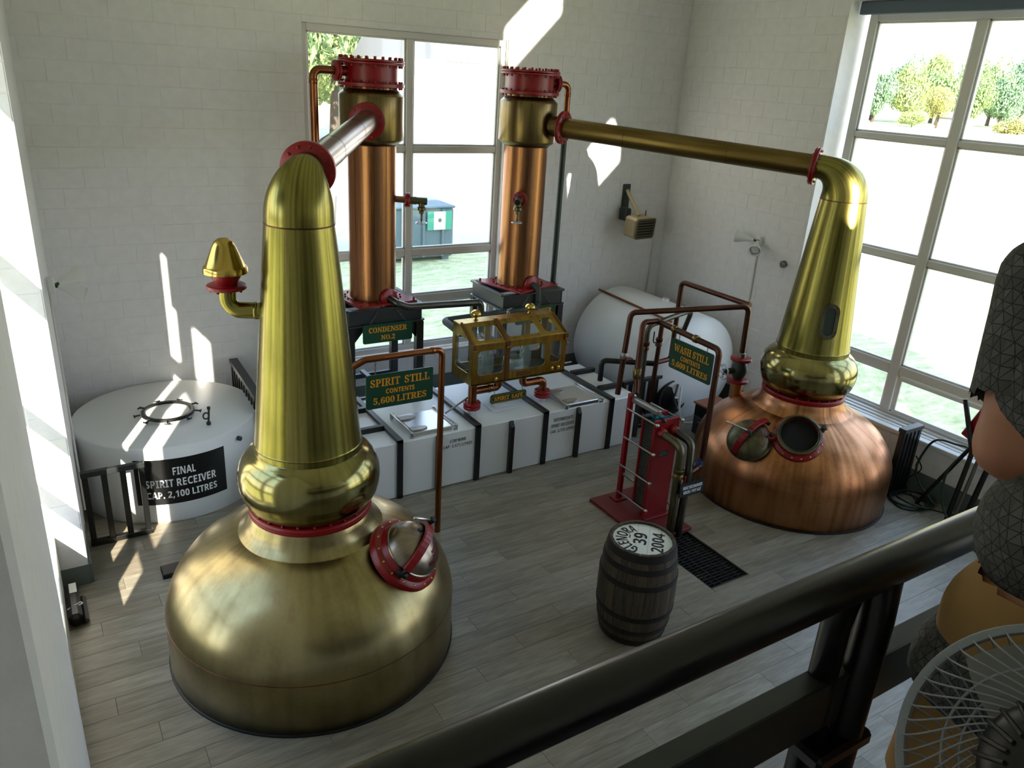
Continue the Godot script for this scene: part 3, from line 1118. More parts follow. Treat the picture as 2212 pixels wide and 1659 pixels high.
func still(root: Node3D, pot: Material, ball_m: Material, neck: Material, toward: Vector3) -> void:
	var p := mb()
	lathe(p, V2([1.085, 0.0, 1.095, 0.01, 1.095, 0.43, 1.0945, 0.436, 1.0945, 0.442, 1.094, 0.448, 1.086, 0.5, 1.066, 0.57, 1.035, 0.64, 0.99, 0.71, 0.925, 0.795, 0.84, 0.868, 0.74, 0.932, 0.64, 0.987, 0.545, 1.031, 0.54, 1.031, 0.535, 1.036, 0.5, 1.062, 0.472, 1.1, 0.455, 1.145, 0.445, 1.185, 0.43, 1.205]), 96)
	part("pot", p, pot, root)
	part("base_trim", lath(V2([1.1, 0.0, 1.106, 0.002, 1.106, 0.016, 1.09, 0.02]), 96), M.iron, root)
	# red flange pair under the boil ball
	var fl := mb()
	lathe(fl, V2([0.4, 1.185, 0.448, 1.185, 0.452, 1.19, 0.452, 1.206, 0.446, 1.21, 0.446, 1.214, 0.452, 1.218, 0.452, 1.234, 0.446, 1.24, 0.4, 1.24]), 64)
	var rf := part("flange", fl, M.red_paint, root)
	var bs := mb()
	ring_bolts(bs, Vector3(0, 1.236, 0), Vector3.UP, 0.43, 24, 0.011, 0.02)
	part("bolts", bs, M.red_paint, rf, true)
	part("boil_ball", lath(V2([0.4, 1.235, 0.43, 1.25, 0.465, 1.285, 0.495, 1.345, 0.512, 1.41, 0.518, 1.47, 0.512, 1.535, 0.492, 1.595, 0.462, 1.64, 0.425, 1.675, 0.392, 1.69, 0.385, 1.7]), 72), ball_m, root)
	part("neck", lath(V2([0.388, 1.69, 0.3885, 1.745, 0.383, 1.75, 0.382, 1.755, 0.374, 1.83, 0.332, 2.25, 0.262, 3.0, 0.229, 3.33]), 72), neck, root)
	# elbow, narrowing towards the vapour pipe
	var pts := []
	var rs := []
	var n := 14
	for k in n + 1:
		var a := PI / 2 * 0.968 * k / n
		pts.append(Vector3(0, 3.33, 0) + toward * 0.3 * (1.0 - cos(a)) + Vector3(0, 0.3 * sin(a), 0))
		rs.append(lerpf(0.229, 0.122, smoothstep(0.0, 1.0, pow(float(k) / n, 1.35))))
	pts.append(pts[-1] + (toward + Vector3(0, 0.05, 0)).normalized() * 0.03)
	rs.append(0.12)
	pts.push_front(Vector3(0, 3.325, 0))
	rs.push_front(0.23)
	part("elbow", tb(pts, rs, 48, false), neck, root)
	part("elbow_seam", lath(V2([0.226, 3.318, 0.2325, 3.321, 0.2325, 3.329, 0.226, 3.332]), 64), M.old_copper, root)
	for s in ([Vector2(0.3895, 1.742), Vector2(1.0965, 0.434)] if pot == M.brass_pot else [Vector2(0.3895, 1.742)]):
		part("seam", lath([Vector2(s.x - 0.004, s.y - 0.004), Vector2(s.x, s.y - 0.002), Vector2(s.x, s.y + 0.002), Vector2(s.x - 0.004, s.y + 0.004)], 96), M.old_copper, root)

func flange_pair(root: Node3D, at: Vector3, axis: Vector3, R: float, bolts: int, m: Material, th := 0.022) -> void:
	var xf := Transform3D(frame_of(axis), at)
	for s in [-1, 1]:
		var st := mb()
		var lo := -th - 0.002 if s < 0 else 0.002
		lathe(st, V2([0.05, lo, R - 0.004, lo, R, lo + 0.004, R, lo + th - 0.004, R - 0.004, lo + th, 0.05, lo + th]), 40, xf)
		part("flange", st, m, root)
	var b := mb()
	ring_bolts(b, at - axis.normalized() * (th + 0.014), axis, R * 0.84, bolts, 0.012, th * 2 + 0.028, 0.5)
	part("bolts", b, m, root, true)

func manway_ring(root: Node3D, xf: Transform3D, R: float, neck_h: float, open: bool) -> Node3D:
	# riveted red collar on the shoulder; xf.y points out of the pot
	var r := R * 0.78
	var o := part("manway_collar", lath(V2([R, -0.05, R, 0.012, R - 0.004, 0.018, r + 0.02, 0.03, r + 0.012, 0.04, r + 0.012, neck_h, r - 0.012, neck_h, r - 0.012, -0.05]) if open else V2([R, -0.05, R, 0.012, R - 0.004, 0.018, r + 0.02, 0.03, r + 0.006, neck_h, r - 0.02, neck_h]), 56, xf), M.red_paint, root)
	var b := mb()
	for k in 16:
		var a := TAU * (k + 0.5) / 16
		var at := xf * Vector3(cos(a) * (R + r + 0.012) * 0.5, 0.018, sin(a) * (R + r + 0.012) * 0.5)
		lathe(b, V2([0.013, 0.0, 0.012, 0.006, 0.006, 0.012, 0.0, 0.013]), 8, Transform3D(xf.basis, at))
	part("rivets", b, M.brass_bright, o, true)
	return o

func dome_lid(R: float, h: float) -> Array:
	var p := [Vector2(R - 0.008, -0.012), Vector2(R, -0.01), Vector2(R, 0.004), Vector2(R - 0.008, 0.008)]
	for k in 9:
		var a := PI / 2 * (k + 1) / 9.0
		p.append(Vector2(maxf((R - 0.012) * cos(a), 0.0), 0.008 + h * sin(a)))
	return p

func yoke(root: Node3D, xf: Transform3D, span: float, h: float, bar_w: float) -> Node3D:
	# bridge over a lid along xf.x, with its clamp screw and tommy bar
	var st := mb()
	var pts := []
	var n := 14
	for k in n + 1:
		var t := -1.0 + 2.0 * k / n
		pts.append(Vector3(t * span, h * (1.0 - pow(absf(t), 2.2)) + 0.02, 0))
	for k in n:
		var a: Vector3 = pts[k]
		var c: Vector3 = pts[k + 1]
		var b := frame_of(c - a)
		var mid := (a + c) / 2
		box(st, Vector3.ZERO, Vector3(0.034, a.distance_to(c) + 0.008, bar_w), 0.005, xf * Transform3D(Basis(b.x, b.y, b.z) if absf(b.z.z) > 0.5 else Basis(b.z, b.y, -b.x), mid))
	var y := part("yoke", st, M.red_paint, root)
	for s in [-1, 1]:
		var e := mb()
		cyl(e, xf * Vector3(s * span, -0.03, -bar_w * 0.7), xf * Vector3(s * span, -0.03, bar_w * 0.7), 0.022, 12, 0.004)
		cyl(e, xf * Vector3(s * span, -0.07, 0), xf * Vector3(s * span, 0.03, 0), 0.018, 10, 0.003)
		part("hinge_pin", e, M.iron, y)
	return y

func stills() -> void:
	# ================= spirit still
	var s := thing("pot_still", "tall brass-toned pot still with domed closed hatch, nearest to the balcony", "pot still", SPIRIT, "copper pot stills")
	still(s, M.brass_pot, M.brass_ball, M.brass_neck, arm_dir(SPIRIT, COND_A))
	var N := Vector3(0.442, 0.74, 0.507).normalized()
	# the yoke lies along the line from lower left to upper right in view
	var X := Vector3(0.6, 0.12, -0.79)
	X = (X - N * X.dot(N)).normalized()
	var xf := Transform3D(Basis(X, N, X.cross(N)), Vector3(2.071, 0.944, -4.507) - SPIRIT)
	manway_ring(s, xf, 0.29, 0.075, false)
	var lid := part("hatch_lid", lath(dome_lid(0.23, 0.135), 48, xf * Transform3D(Basis(), Vector3(0, 0.085, 0))), M.arm_grey, s)
	var y := yoke(s, xf * Transform3D(Basis(), Vector3(0, 0.1, 0)), 0.255, 0.15, 0.06)
	var sc := mb()
	cyl(sc, xf * Vector3(0.2, 0.13, 0), xf * Vector3(0.2, 0.27, 0), 0.024, 14, 0.004)
	part("clamp_screw", sc, M.iron, y)
	part("tommy_bar", cy(xf * Vector3(0.2, 0.25, 0.0), xf * Vector3(0.06, 0.27, -0.16), 0.0105, 12, 0.002), M.steel, y)
	var nb := mb()
	cyl(nb, xf * Vector3(-0.09, 0.22, 0), xf * Vector3(-0.09, 0.26, 0), 0.026, 12, 0.005)
	cyl(nb, xf * Vector3(0.06, 0.2, -0.04), xf * Vector3(0.06, 0.23, -0.06), 0.018, 10, 0.003)
	part("nut", nb, M.gunmetal, y)
	var T := mb()
	hatch_text(T, xf * Transform3D(Basis(), Vector3(0, 0.085, 0)), 0.218, 0.135, 1.45)
	part("lettering", T, M.dull_red, lid)
	# vacuum valve on the neck, left side
	var W := Vector3(-0.9, 0, -0.43).normalized()
	var c0 := Vector3(0, 2.715, 0)
	var pipe := [c0 + W * 0.26, c0 + W * 0.497, Vector3(0, 2.9, 0) + W * 0.497]
	part("relief_pipe", tb(bend(pipe, 0.15, 10), 0.056, 24), M.brass_neck, s)
	part("relief_joint", cy(c0 + W * 0.3, c0 + W * 0.325, 0.06, 24, 0.004), M.brass_neck, s)
	var at := Transform3D(Basis(), W * 0.497)
	var cup := part("relief_cup", lath(V2([0.05, 2.866, 0.126, 2.866, 0.13, 2.87, 0.13, 2.888, 0.126, 2.892, 0.075, 2.894, 0.078, 2.915, 0.112, 2.975, 0.108, 2.98]), 40, at), M.red_paint, s)
	var cb := mb()
	ring_bolts(cb, W * 0.497 + Vector3(0, 2.85, 0), Vector3.UP, 0.105, 8, 0.009, 0.016)
	part("bolts", cb, M.iron, cup, true)
	part("relief_cap", lath(V2([0.13, 2.975, 0.142, 2.975, 0.146, 2.978, 0.143, 3.012, 0.138, 3.018, 0.128, 3.024, 0.075, 3.155, 0.058, 3.185, 0.034, 3.203, 0.0, 3.209]), 48, at), M.brass_bright, s)

	# ================= wash still
	var w := thing("pot_still", "copper-bodied pot still with its round hatch open, by the right window", "pot still", WASH, "copper pot stills")
	still(w, M.copper_pot, M.brass_ball, M.brass_neck, arm_dir(WASH, COND_B))
	var N2 := Vector3(-0.535, 0.728, 0.43).normalized()
	var X2 := Vector3(0.9, 0.15, 0.42)
	X2 = (X2 - N2 * X2.dot(N2)).normalized()
	var xw := Transform3D(Basis(X2, N2, X2.cross(N2)), Vector3(6.63, 0.94, -4.61) - WASH)
	manway_ring(w, xw, 0.265, 0.1, true)
	var gk := part("hatch_rim", lath(V2([0.188, 0.09, 0.222, 0.09, 0.226, 0.104, 0.205, 0.112, 0.2, 0.104, 0.19, 0.112, 0.186, 0.1]), 48, xw), M.tin_green, w)
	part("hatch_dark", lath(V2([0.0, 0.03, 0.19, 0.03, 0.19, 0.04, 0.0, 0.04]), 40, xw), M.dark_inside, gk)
	var hp := mb()
	cyl(hp, xw * Vector3(0.26, 0.0, -0.02), xw * Vector3(0.26, 0.13, -0.02), 0.024, 12, 0.004)
	cyl(hp, xw * Vector3(0.24, 0.05, -0.02), xw * Vector3(0.3, 0.05, -0.02), 0.018, 10, 0.003)
	part("swing_bolt", hp, M.gunmetal, w)
	# lid swung open to the left, lying over the shoulder
	var N3 := Vector3(-0.66, 0.66, 0.36).normalized()
	var X3 := Vector3(0.75, 0.55, 0.35)
	X3 = (X3 - N3 * X3.dot(N3)).normalized()
	var xl := Transform3D(Basis(X3, N3, X3.cross(N3)), Vector3(6.27, 0.845, -4.94) - WASH)
	var lid2 := part("hatch_lid", lath(dome_lid(0.235, 0.12), 48, xl), M.tin_green, w)
	var y2 := yoke(w, xl * Transform3D(Basis(Vector3.UP, 0.25), Vector3(0.03, 0.04, -0.015)), 0.24, 0.16, 0.06)
	part("clamp_screw", cy(xl * Vector3(0.02, 0.1, 0), xl * Vector3(0.02, 0.265, 0), 0.023, 14, 0.004), M.gunmetal, y2)
	part("tommy_bar", cy(xl * Vector3(0.02, 0.25, 0), xl * Vector3(-0.12, 0.3, -0.2), 0.0105, 12, 0.002), M.steel, y2)
	part("hinge_arm", tb(bend([xl * Vector3(0.2, 0.03, -0.02), xw * Vector3(-0.29, 0.06, -0.03), xw * Vector3(-0.2, 0.05, -0.05)], 0.03, 3), 0.024, 10), M.red_paint, w)
	part("hinge_pin", cy(xw * Vector3(-0.275, 0.02, -0.06), xw * Vector3(-0.275, 0.13, -0.06), 0.02, 12, 0.004), M.iron, w)
	var T2 := mb()
	hatch_text(T2, xl, 0.223, 0.12, 0.35)
	part("lettering", T2, M.dull_red, lid2)
	# sight glass on the neck
	var n4 := Vector3(-0.594, 0.097, 0.799).normalized()
	var u4 := Vector3.UP - n4 * n4.y
	u4 = u4.normalized()
	var xs := Transform3D(Basis(u4.cross(n4), u4, n4), Vector3(7.038, 2.116, -4.828) - WASH)
	var fr := mb()
	plate_with_hole(fr, oval(0.092, 0.1, 10), oval(0.052, 0.096, 10), 0.028, xs)
	var sf := part("sight_frame", fr, M.tin_green, w)
	var sp := mb()
	slab(sp, oval(0.054, 0.096, 10), 0.008, xs * Transform3D(Basis(), Vector3(0, 0, 0.008)))
	part("sight_glass", sp, M.gunmetal, sf)
	var sb := mb()
	for p in oval(0.073, 0.098, 4):
		cyl(sb, xs * Vector3(p.x, p.y, 0.026), xs * Vector3(p.x, p.y, 0.036), 0.006, 6)
	part("bolts", sb, M.old_copper, sf, true)
	# relief valve on the far side of the neck
	var W2 := Vector3(0.93, 0, -0.36).normalized()
	var c2 := Vector3(0, 2.73, 0)
	part("relief_pipe", tb(bend([c2 + W2 * 0.25, c2 + W2 * 0.42, Vector3(0, 2.9, 0) + W2 * 0.42], 0.12, 8), 0.05, 20), M.brass_neck, w)
	var at2 := Transform3D(Basis(), W2 * 0.42)
	part("relief_cup", lath(V2([0.05, 2.866, 0.1, 2.866, 0.1, 2.888, 0.07, 2.894, 0.095, 2.975, 0.09, 2.98]), 32, at2), M.red_paint, w)
	part("relief_cap", lath(V2([0.1, 2.975, 0.116, 2.975, 0.116, 3.012, 0.06, 3.165, 0.03, 3.2, 0.0, 3.205]), 32, at2), M.brass_bright, w)
	# charging valve on the shoulder, at the back left
	var cv := Vector3(6.95, 0, -5.8) - WASH
	var nv := part("charge_nozzle", cy(cv + Vector3(0, 0.9, 0), cv + Vector3(0, 1.1, 0), 0.07, 20), M.copper_pot, w)
	var vv := part("charge_valve", lath(V2([0.05, 1.12, 0.06, 1.15, 0.085, 1.2, 0.095, 1.25, 0.085, 1.3, 0.06, 1.35, 0.05, 1.38]), 24, Transform3D(Basis(), cv)), M.gunmetal, w)
	for hgt in [1.1, 1.37]:
		part("valve_flange", lath(V2([0.03, hgt, 0.12, hgt, 0.124, hgt + 0.004, 0.124, hgt + 0.03, 0.12, hgt + 0.034, 0.03, hgt + 0.034]), 28, Transform3D(Basis(), cv)), M.red_paint, vv)
	var hd := Vector3(-0.84, 0, -0.1).normalized()
	part("valve_stem", cy(cv + Vector3(0, 1.25, 0) + hd * 0.06, cv + Vector3(0, 1.25, 0) + hd * 0.24, 0.035, 14), M.gunmetal, vv)
	part("handwheel", handwheel(Transform3D(frame_of(hd), cv + Vector3(0, 1.25, 0) + hd * 0.24), 0.085), M.steel, vv)

	# ================= vapour pipes
	for q in [[SPIRIT, COND_A, 3.4, M.arm_grey, M.arm_grey, "silvery tarnished vapour pipe sloping from the near still to the left condenser"], [WASH, COND_B, 3.27, M.arm_brass, M.brown_brass, "long brass vapour pipe from the right still to the right condenser"]]:
		var d := arm_dir(q[0], q[1])
		var a := thing("vapour_pipe", q[5], "pipe", q[0], "vapour pipes")
		var P := func(t: float) -> Vector3: return d * t + Vector3(0, 3.613 + 0.05 * t, 0)
		part("pipe", tb([P.call(0.36), P.call(1.4), P.call(q[2] - 0.02)], 0.115, 48, false), q[3], a)
		part("stub", tb([P.call(q[2] + 0.02), P.call(3.55)], 0.117, 40, false), q[4], a)
		for t in [1.25, 2.45]:
			part("seam", cy(P.call(t), P.call(t + 0.006), 0.1165, 40), M.old_copper, a)
		var ax: Vector3 = (P.call(1.0) - P.call(0.0)).normalized()
		flange_pair(a, P.call(0.34), ax, 0.19, 12, M.red_paint)
		flange_pair(a, P.call(q[2]), ax, 0.19, 12, M.red_paint)

func oval(r: float, half: float, n: int) -> PackedVector2Array:
	var o := PackedVector2Array()
	for k in n + 1:
		var a := PI * k / n
		o.append(Vector2(cos(a) * r, half + sin(a) * r))
	for k in n + 1:
		var a := PI + PI * k / n
		o.append(Vector2(cos(a) * r, -half + sin(a) * r))
	return o

func handwheel(xf: Transform3D, R: float) -> SurfaceTool:
	var st := mb()
	var ring := []
	for k in 25:
		var a := TAU * k / 24
		var rr := R * (1.0 + 0.05 * cos(a * 6))
		ring.append(xf * Vector3(cos(a) * rr, 0, sin(a) * rr))
	tube(st, ring, R * 0.11, 8, false)
	for k in 5:
		var a := TAU * k / 5
		cyl(st, xf * Vector3(0, 0, 0), xf * Vector3(cos(a) * R, 0, sin(a) * R), R * 0.08, 6)
	cyl(st, xf * Vector3(0, -0.012, 0), xf * Vector3(0, 0.012, 0), R * 0.25, 10)
	return st

func hatch_text(st: SurfaceTool, xf: Transform3D, R: float, h: float, mid_angle: float) -> void:
	# three curved lines printed on a domed lid: maker's trade and country
	for l in [["A. FORSYTH & SON LIMITED", 0.8, 0.024, 1.75], ["COPPERSMITHS", 0.64, 0.022, 1.05], ["SCOTLAND", 0.5, 0.021, 1.0]]:
		var rr: float = R * l[1]
		sheet_text(st, l[0], false, true, l[3], l[2], 0.0015, func(x: float, y: float, z: float) -> Vector3:
			var a: float = mid_angle + x
			var q := rr + y
			var yy := 0.008 + h * sqrt(maxf(0.0, 1.0 - pow(q / (R - 0.0), 2.0))) + 0.001
			return xf * Vector3(cos(a) * q, yy + z, sin(a) * q))

# ------------------------------------------------------------------ condensers and their stands
func condensers() -> void:
	var body_p := V2([0.2, 1.795, 0.3, 1.8, 0.3, 1.806, 0.27, 1.81, 0.269, 1.83, 0.269, 3.515, 0.272, 3.53])
	for i in 2:
		var P: Vector3 = [COND_A, COND_B][i]
		var c := thing("condenser", ["copper column condenser with its drain cock in side view, on the left stand", "copper column condenser with its drain cock facing the viewer, on the right stand"][i], "condenser", P, "column condensers")
		part("column", lath(body_p, 64), M.copper_column, c)
		part("vapour_head", lath(V2([0.262, 3.525, 0.275, 3.53, 0.345, 3.58, 0.35, 3.59, 0.35, 4.03, 0.346, 4.042, 0.29, 4.092, 0.282, 4.098, 0.28, 4.125]), 64), M.brown_brass, c)
		part("head_seam", lath(V2([0.266, 3.519, 0.276, 3.522, 0.276, 3.529, 0.266, 3.532]), 64), M.old_copper, c)
		var dr := part("drum", lath(V2([0.2, 4.15, 0.284, 4.15, 0.284, 4.345, 0.2, 4.345]), 48), M.red_paint, c)
		for h in [[4.12, 4.16], [4.34, 4.364], [4.368, 4.392]]:
			part("drum_flange", lath(V2([0.15, h[0], 0.352, h[0], 0.357, h[0] + 0.004, 0.357, h[1] - 0.004, 0.352, h[1], 0.0, h[1]]), 56), M.red_paint, dr)
		var b := mb()
		ring_bolts(b, Vector3(0, 4.392, 0), Vector3.UP, 0.326, 24, 0.016, 0.028)
		ring_bolts(b, Vector3(0, 4.315, 0), Vector3.UP, 0.326, 24, 0.013, 0.026)
		ring_bolts(b, Vector3(0, 4.16, 0), Vector3.UP, 0.326, 24, 0.013, 0.022)
		ring_bolts(b, Vector3(0, 4.1, 0), Vector3.UP, 0.326, 24, 0.011, 0.02)
		part("bolts", b, M.red_paint, dr, true)
		# base plate, square, bolted down on the stand
		var bp := mb()
		lohi(bp, Vector3(-0.38, 1.775, -0.38), Vector3(0.38, 1.797, 0.38), 0.004)
		var bpm := part("base_plate", bp, M.red_paint, c)
		bpm.rotation.y = [0.12, 0.3][i]
		var bb := mb()
		ring_bolts(bb, Vector3(0, 1.797, 0), Vector3.UP, 0.325, 20, 0.012, 0.016)
		for sx in [-1, 1]:
			for sz in [-1, 1]:
				cyl(bb, Vector3(0.35 * sx, 1.797, 0.35 * sz), Vector3(0.35 * sx, 1.83, 0.35 * sz), 0.014, 6, 0.002)
		part("bolts", bb, M.dull_red, bpm, true)
		# cooling water nozzle on the drum
		var sx := -1.0 if i == 0 else 1.0
		var nz := part("nozzle", cy(Vector3(sx * 0.27, 4.26, 0), Vector3(sx * 0.37, 4.26, 0), 0.05, 20), M.red_paint, dr)
		for x in [0.355, 0.385]:
			part("nozzle_flange", cy(Vector3(sx * x, 4.26, 0), Vector3(sx * (x + 0.026), 4.26, 0), 0.105, 28, 0.004), M.red_paint, nz)
		# drain cock: side flange, tee, bonnet and wheel
		var dd: Vector3 = [Vector3(0.93, -0.05, 0.36), Vector3(-0.62, -0.05, 0.78)][i].normalized()
		var o := Vector3(0, 2.95, 0)
		part("drain_pipe", cy(o + dd * 0.25, o + dd * 0.43, 0.038, 18), M.copper_column, c)
		for t in [0.37, 0.398]:
			var fl := part("drain_flange", cy(o + dd * t, o + dd * (t + 0.024), 0.088, 8 if i == 0 else 28, 0.004), M.red_paint, c)
			if t < 0.38:
				var fb := mb()
				ring_bolts(fb, o + dd * 0.36, dd, 0.07, 8, 0.009, 0.072)
				part("bolts", fb, M.red_paint, fl, true)
		var co := part("drain_cock", tb([o + dd * 0.42, o + dd * 0.5, o + dd * 0.5, o + dd * 0.62], [0.045, 0.045, 0.04, 0.043], 20), M.tin_green, c)
		part("bore", cy(o + dd * 0.619, o + dd * 0.622, 0.034, 18), M.dark_inside, co)
		var q := o + dd * 0.56
		part("bonnet", lath(V2([0.012, -0.2, 0.014, -0.15, 0.03, -0.14, 0.03, -0.115, 0.052, -0.1, 0.052, -0.07, 0.036, -0.06, 0.04, 0.0]), 16, Transform3D(Basis(), q)), M.tin_green, co)
		part("stem", cy(q + Vector3(0, -0.255, 0), q + Vector3(0, -0.19, 0), 0.009, 8), M.iron, co)
		part("handwheel", handwheel(Transform3D(Basis(), q + Vector3(0, -0.25, 0)), 0.062), M.steel, co)
		# outlet near the foot
		var od: Vector3 = [Vector3(0.3, 0, 0.95), Vector3(0.12, 0, 0.99)][i].normalized()
		var oo := Vector3(0, 1.83, 0)
		part("outlet_flange", cy(oo + od * 0.265, oo + od * 0.31, 0.115, 30, 0.006), M.red_paint, c)
		# stand of black channel, mitred knees
		var st := thing("condenser_stand", ["black steel stand carrying the left condenser", "black steel stand carrying the right condenser"][i], "stand", P + Vector3(0, 0, 0), "condenser stands")
		var w := 0.46
		var d := 0.4
		for s in [-1, 1]:
			for hh in [[Vector3(-w, 1.745, s * d - 0.028), Vector3(w, 1.765, s * d + 0.028)], [Vector3(-w + 0.01, 1.58, s * (d - 0.015) - 0.008), Vector3(w - 0.01, 1.745, s * (d - 0.015) + 0.008)], [Vector3(-w, 1.56, s * d - 0.03), Vector3(w, 1.58, s * d + 0.03)]]:
				part("channel", bx(hh[0], hh[1], 0.003), M.dark_grey_steel, st)
			for hh in [[Vector3(s * w - 0.028, 1.7452, -d), Vector3(s * w + 0.028, 1.7652, d)], [Vector3(s * (w - 0.015) - 0.008, 1.58, -d), Vector3(s * (w - 0.015) + 0.008, 1.745, d)], [Vector3(s * w - 0.03, 1.5602, -d), Vector3(s * w + 0.03, 1.5802, d)]]:
				part("channel", bx(hh[0], hh[1], 0.003), M.dark_grey_steel, st)
		for sxx in [-1, 1]:
			for sz in [-1, 1]:
				part("leg", bx(Vector3(sxx * (w - 0.03) - 0.045, 0.0, sz * (d - 0.03) - 0.045), Vector3(sxx * (w - 0.03) + 0.045, 1.56, sz * (d - 0.03) + 0.045), 0.006), M.black_steel, st)
				var k := mb()
				var x0: float = sxx * (w - 0.075)
				var x1: float = sxx * (w - 0.24)
				slab(k, PackedVector2Array([Vector2(x0, 1.56), Vector2(x1, 1.56), Vector2(x0, 1.36)]), 0.02, Transform3D(Basis(), Vector3(0, 0, sz * (d - 0.03) - 0.01)))
				part("knee", k, M.black_steel, st)
		for s in [-1, 1]:
			part("brace", bx(Vector3(-w + 0.07, 0.62, s * (d - 0.03) - 0.025), Vector3(w - 0.07, 0.68, s * (d - 0.03) + 0.025), 0.004), M.black_steel, st)
		part("brace", bx(Vector3(-0.03, 0.69, -d + 0.02), Vector3(0.03, 0.73, d + 0.12), 0.004), M.dark_grey_steel, st)
		# hanging name board
		var green := thing("sign", ["small green sign with gold lettering hanging on chains below the left condenser", "half hidden green sign with gold lettering behind the brass safe"][i], "sign", P, "green hanging signs")
		var cxn := 0.0 if i == 0 else 0.02
		board(green, Transform3D(Basis(), Vector3(cxn, 1.48, 0.455)), 0.61, 0.225, [["CONDENSER", 0.0, 0.045, 0.47, 0.062, true], ["NO.2" if i == 0 else "NO.1", 0.0, -0.052, 0.17, 0.058, true]])
		for s in [-1, 1]:
			chain(green, Vector3(cxn + s * 0.23, 1.59, 0.46), Vector3(cxn + s * 0.06 + 0.03, 1.79, 0.36), 9)
	# ---- pipes of the condensers
	var pa := thing("water_pipe", "bright copper pipe bending down beside the left condenser head", "pipe", COND_A, "condenser water pipes")
	part("pipe", tb(bend([Vector3(-0.41, 4.26, 0), Vector3(-0.635, 4.26, 0), Vector3(-0.635, 1.2, 0)], 0.075), 0.043, 24), M.copper_pipe, pa)
	part("socket", cy(Vector3(-0.635, 4.12, 0), Vector3(-0.635, 4.17, 0), 0.046, 24, 0.003), M.copper_pipe, pa)
	part("foot", tb(bend([Vector3(-0.635, 1.2, 0), Vector3(-0.635, 0.9, 0), Vector3(-0.635, 0.9, -0.69)], 0.07), 0.04, 20), M.grey_pipe, pa)
	var pb := thing("water_pipe", "copper pipe turning into a dark down pipe behind the right condenser", "pipe", COND_B, "condenser water pipes")
	part("pipe", tb(bend([Vector3(0.41, 4.26, 0), Vector3(0.57, 4.26, 0), Vector3(0.57, 3.86, 0)], 0.075), 0.036, 20), M.copper_pipe, pb)
	part("socket", cy(Vector3(0.57, 4.12, 0), Vector3(0.57, 4.16, 0), 0.04, 20, 0.003), M.copper_pipe, pb)
	part("down_pipe", tb([Vector3(0.57, 3.87, 0), Vector3(0.57, 0.0, 0.0)], 0.037, 20), M.gunmetal, pb)
	var d1 := thing("distillate_pipe", "grey pipe running from the left condenser foot across the window to the brass safe", "pipe", Vector3.ZERO, "pipes into the brass safe")
	part("pipe", tb(bend([Vector3(3.41, 1.83, -8.4) + Vector3(0.3, 0, 0.95) * 0.31, Vector3(3.54, 1.80, -8.0), Vector3(3.68, 1.745, -8.0), Vector3(4.66, 1.705, -8.0), Vector3(4.68, 1.30, -7.98), Vector3(4.68, 1.30, -7.54)], 0.06), 0.043, 20), M.grey_pipe, d1)
	part("socket", cy(Vector3(4.6, 1.707, -8.0), Vector3(4.64, 1.706, -8.0), 0.047, 20, 0.003), M.grey_pipe, d1)
	var d2 := thing("distillate_pipe", "dark pipe dropping from the right condenser foot and doubling back to the brass safe", "pipe", Vector3.ZERO, "pipes into the brass safe")
	part("pipe", tb(bend([Vector3(5.44, 1.83, -8.4) + Vector3(0.12, 0, 0.99) * 0.31, Vector3(5.5, 1.81, -8.0), Vector3(5.5, 1.56, -7.98), Vector3(4.15, 1.53, -7.98), Vector3(4.15, 1.5, -7.54)], 0.055), 0.043, 20), M.gunmetal, d2)
	part("socket", cy(Vector3(5.5, 1.64, -7.985), Vector3(5.5, 1.66, -7.985), 0.047, 20, 0.003), M.gunmetal, d2)

func board(root: Node3D, xf: Transform3D, w: float, h: float, lines: Array, back := "green_sign", ink := "gold_letter", r := 0.022) -> void:
	var st := mb()
	slab(st, rounded(w, h, r), 0.012, xf * Transform3D(Basis(), Vector3(0, 0, -0.012)))
	var b := part("panel", st, M[back], root)
	for l in lines:
		var t := mb()
		sheet_text(t, l[0], l[5], true, l[3], l[4], 0.003, flat(xf * Transform3D(Basis(), Vector3(l[1], l[2], 0.0003))))
		part("lettering", t, M[ink], b)

func chain(root: Node3D, a: Vector3, b: Vector3, n: int) -> void:
	var st := mb()
	var d := (b - a) / n
	var fb := frame_of(d)
	for k in n:
		var c := a + d * (k + 0.5)
		var u := fb.x if k % 2 else fb.z
		var pts := []
		for j in 9:
			var t := TAU * j / 8
			pts.append(c + fb.y * sin(t) * d.length() * 0.62 + u * cos(t) * 0.006)
		tube(st, pts, 0.0022, 5, false)
	part("chain", st, M.chain, root)

# ------------------------------------------------------------------ the white receiver tanks behind
const TY := 0.66
const TF := -6.78
const TB := -8.02

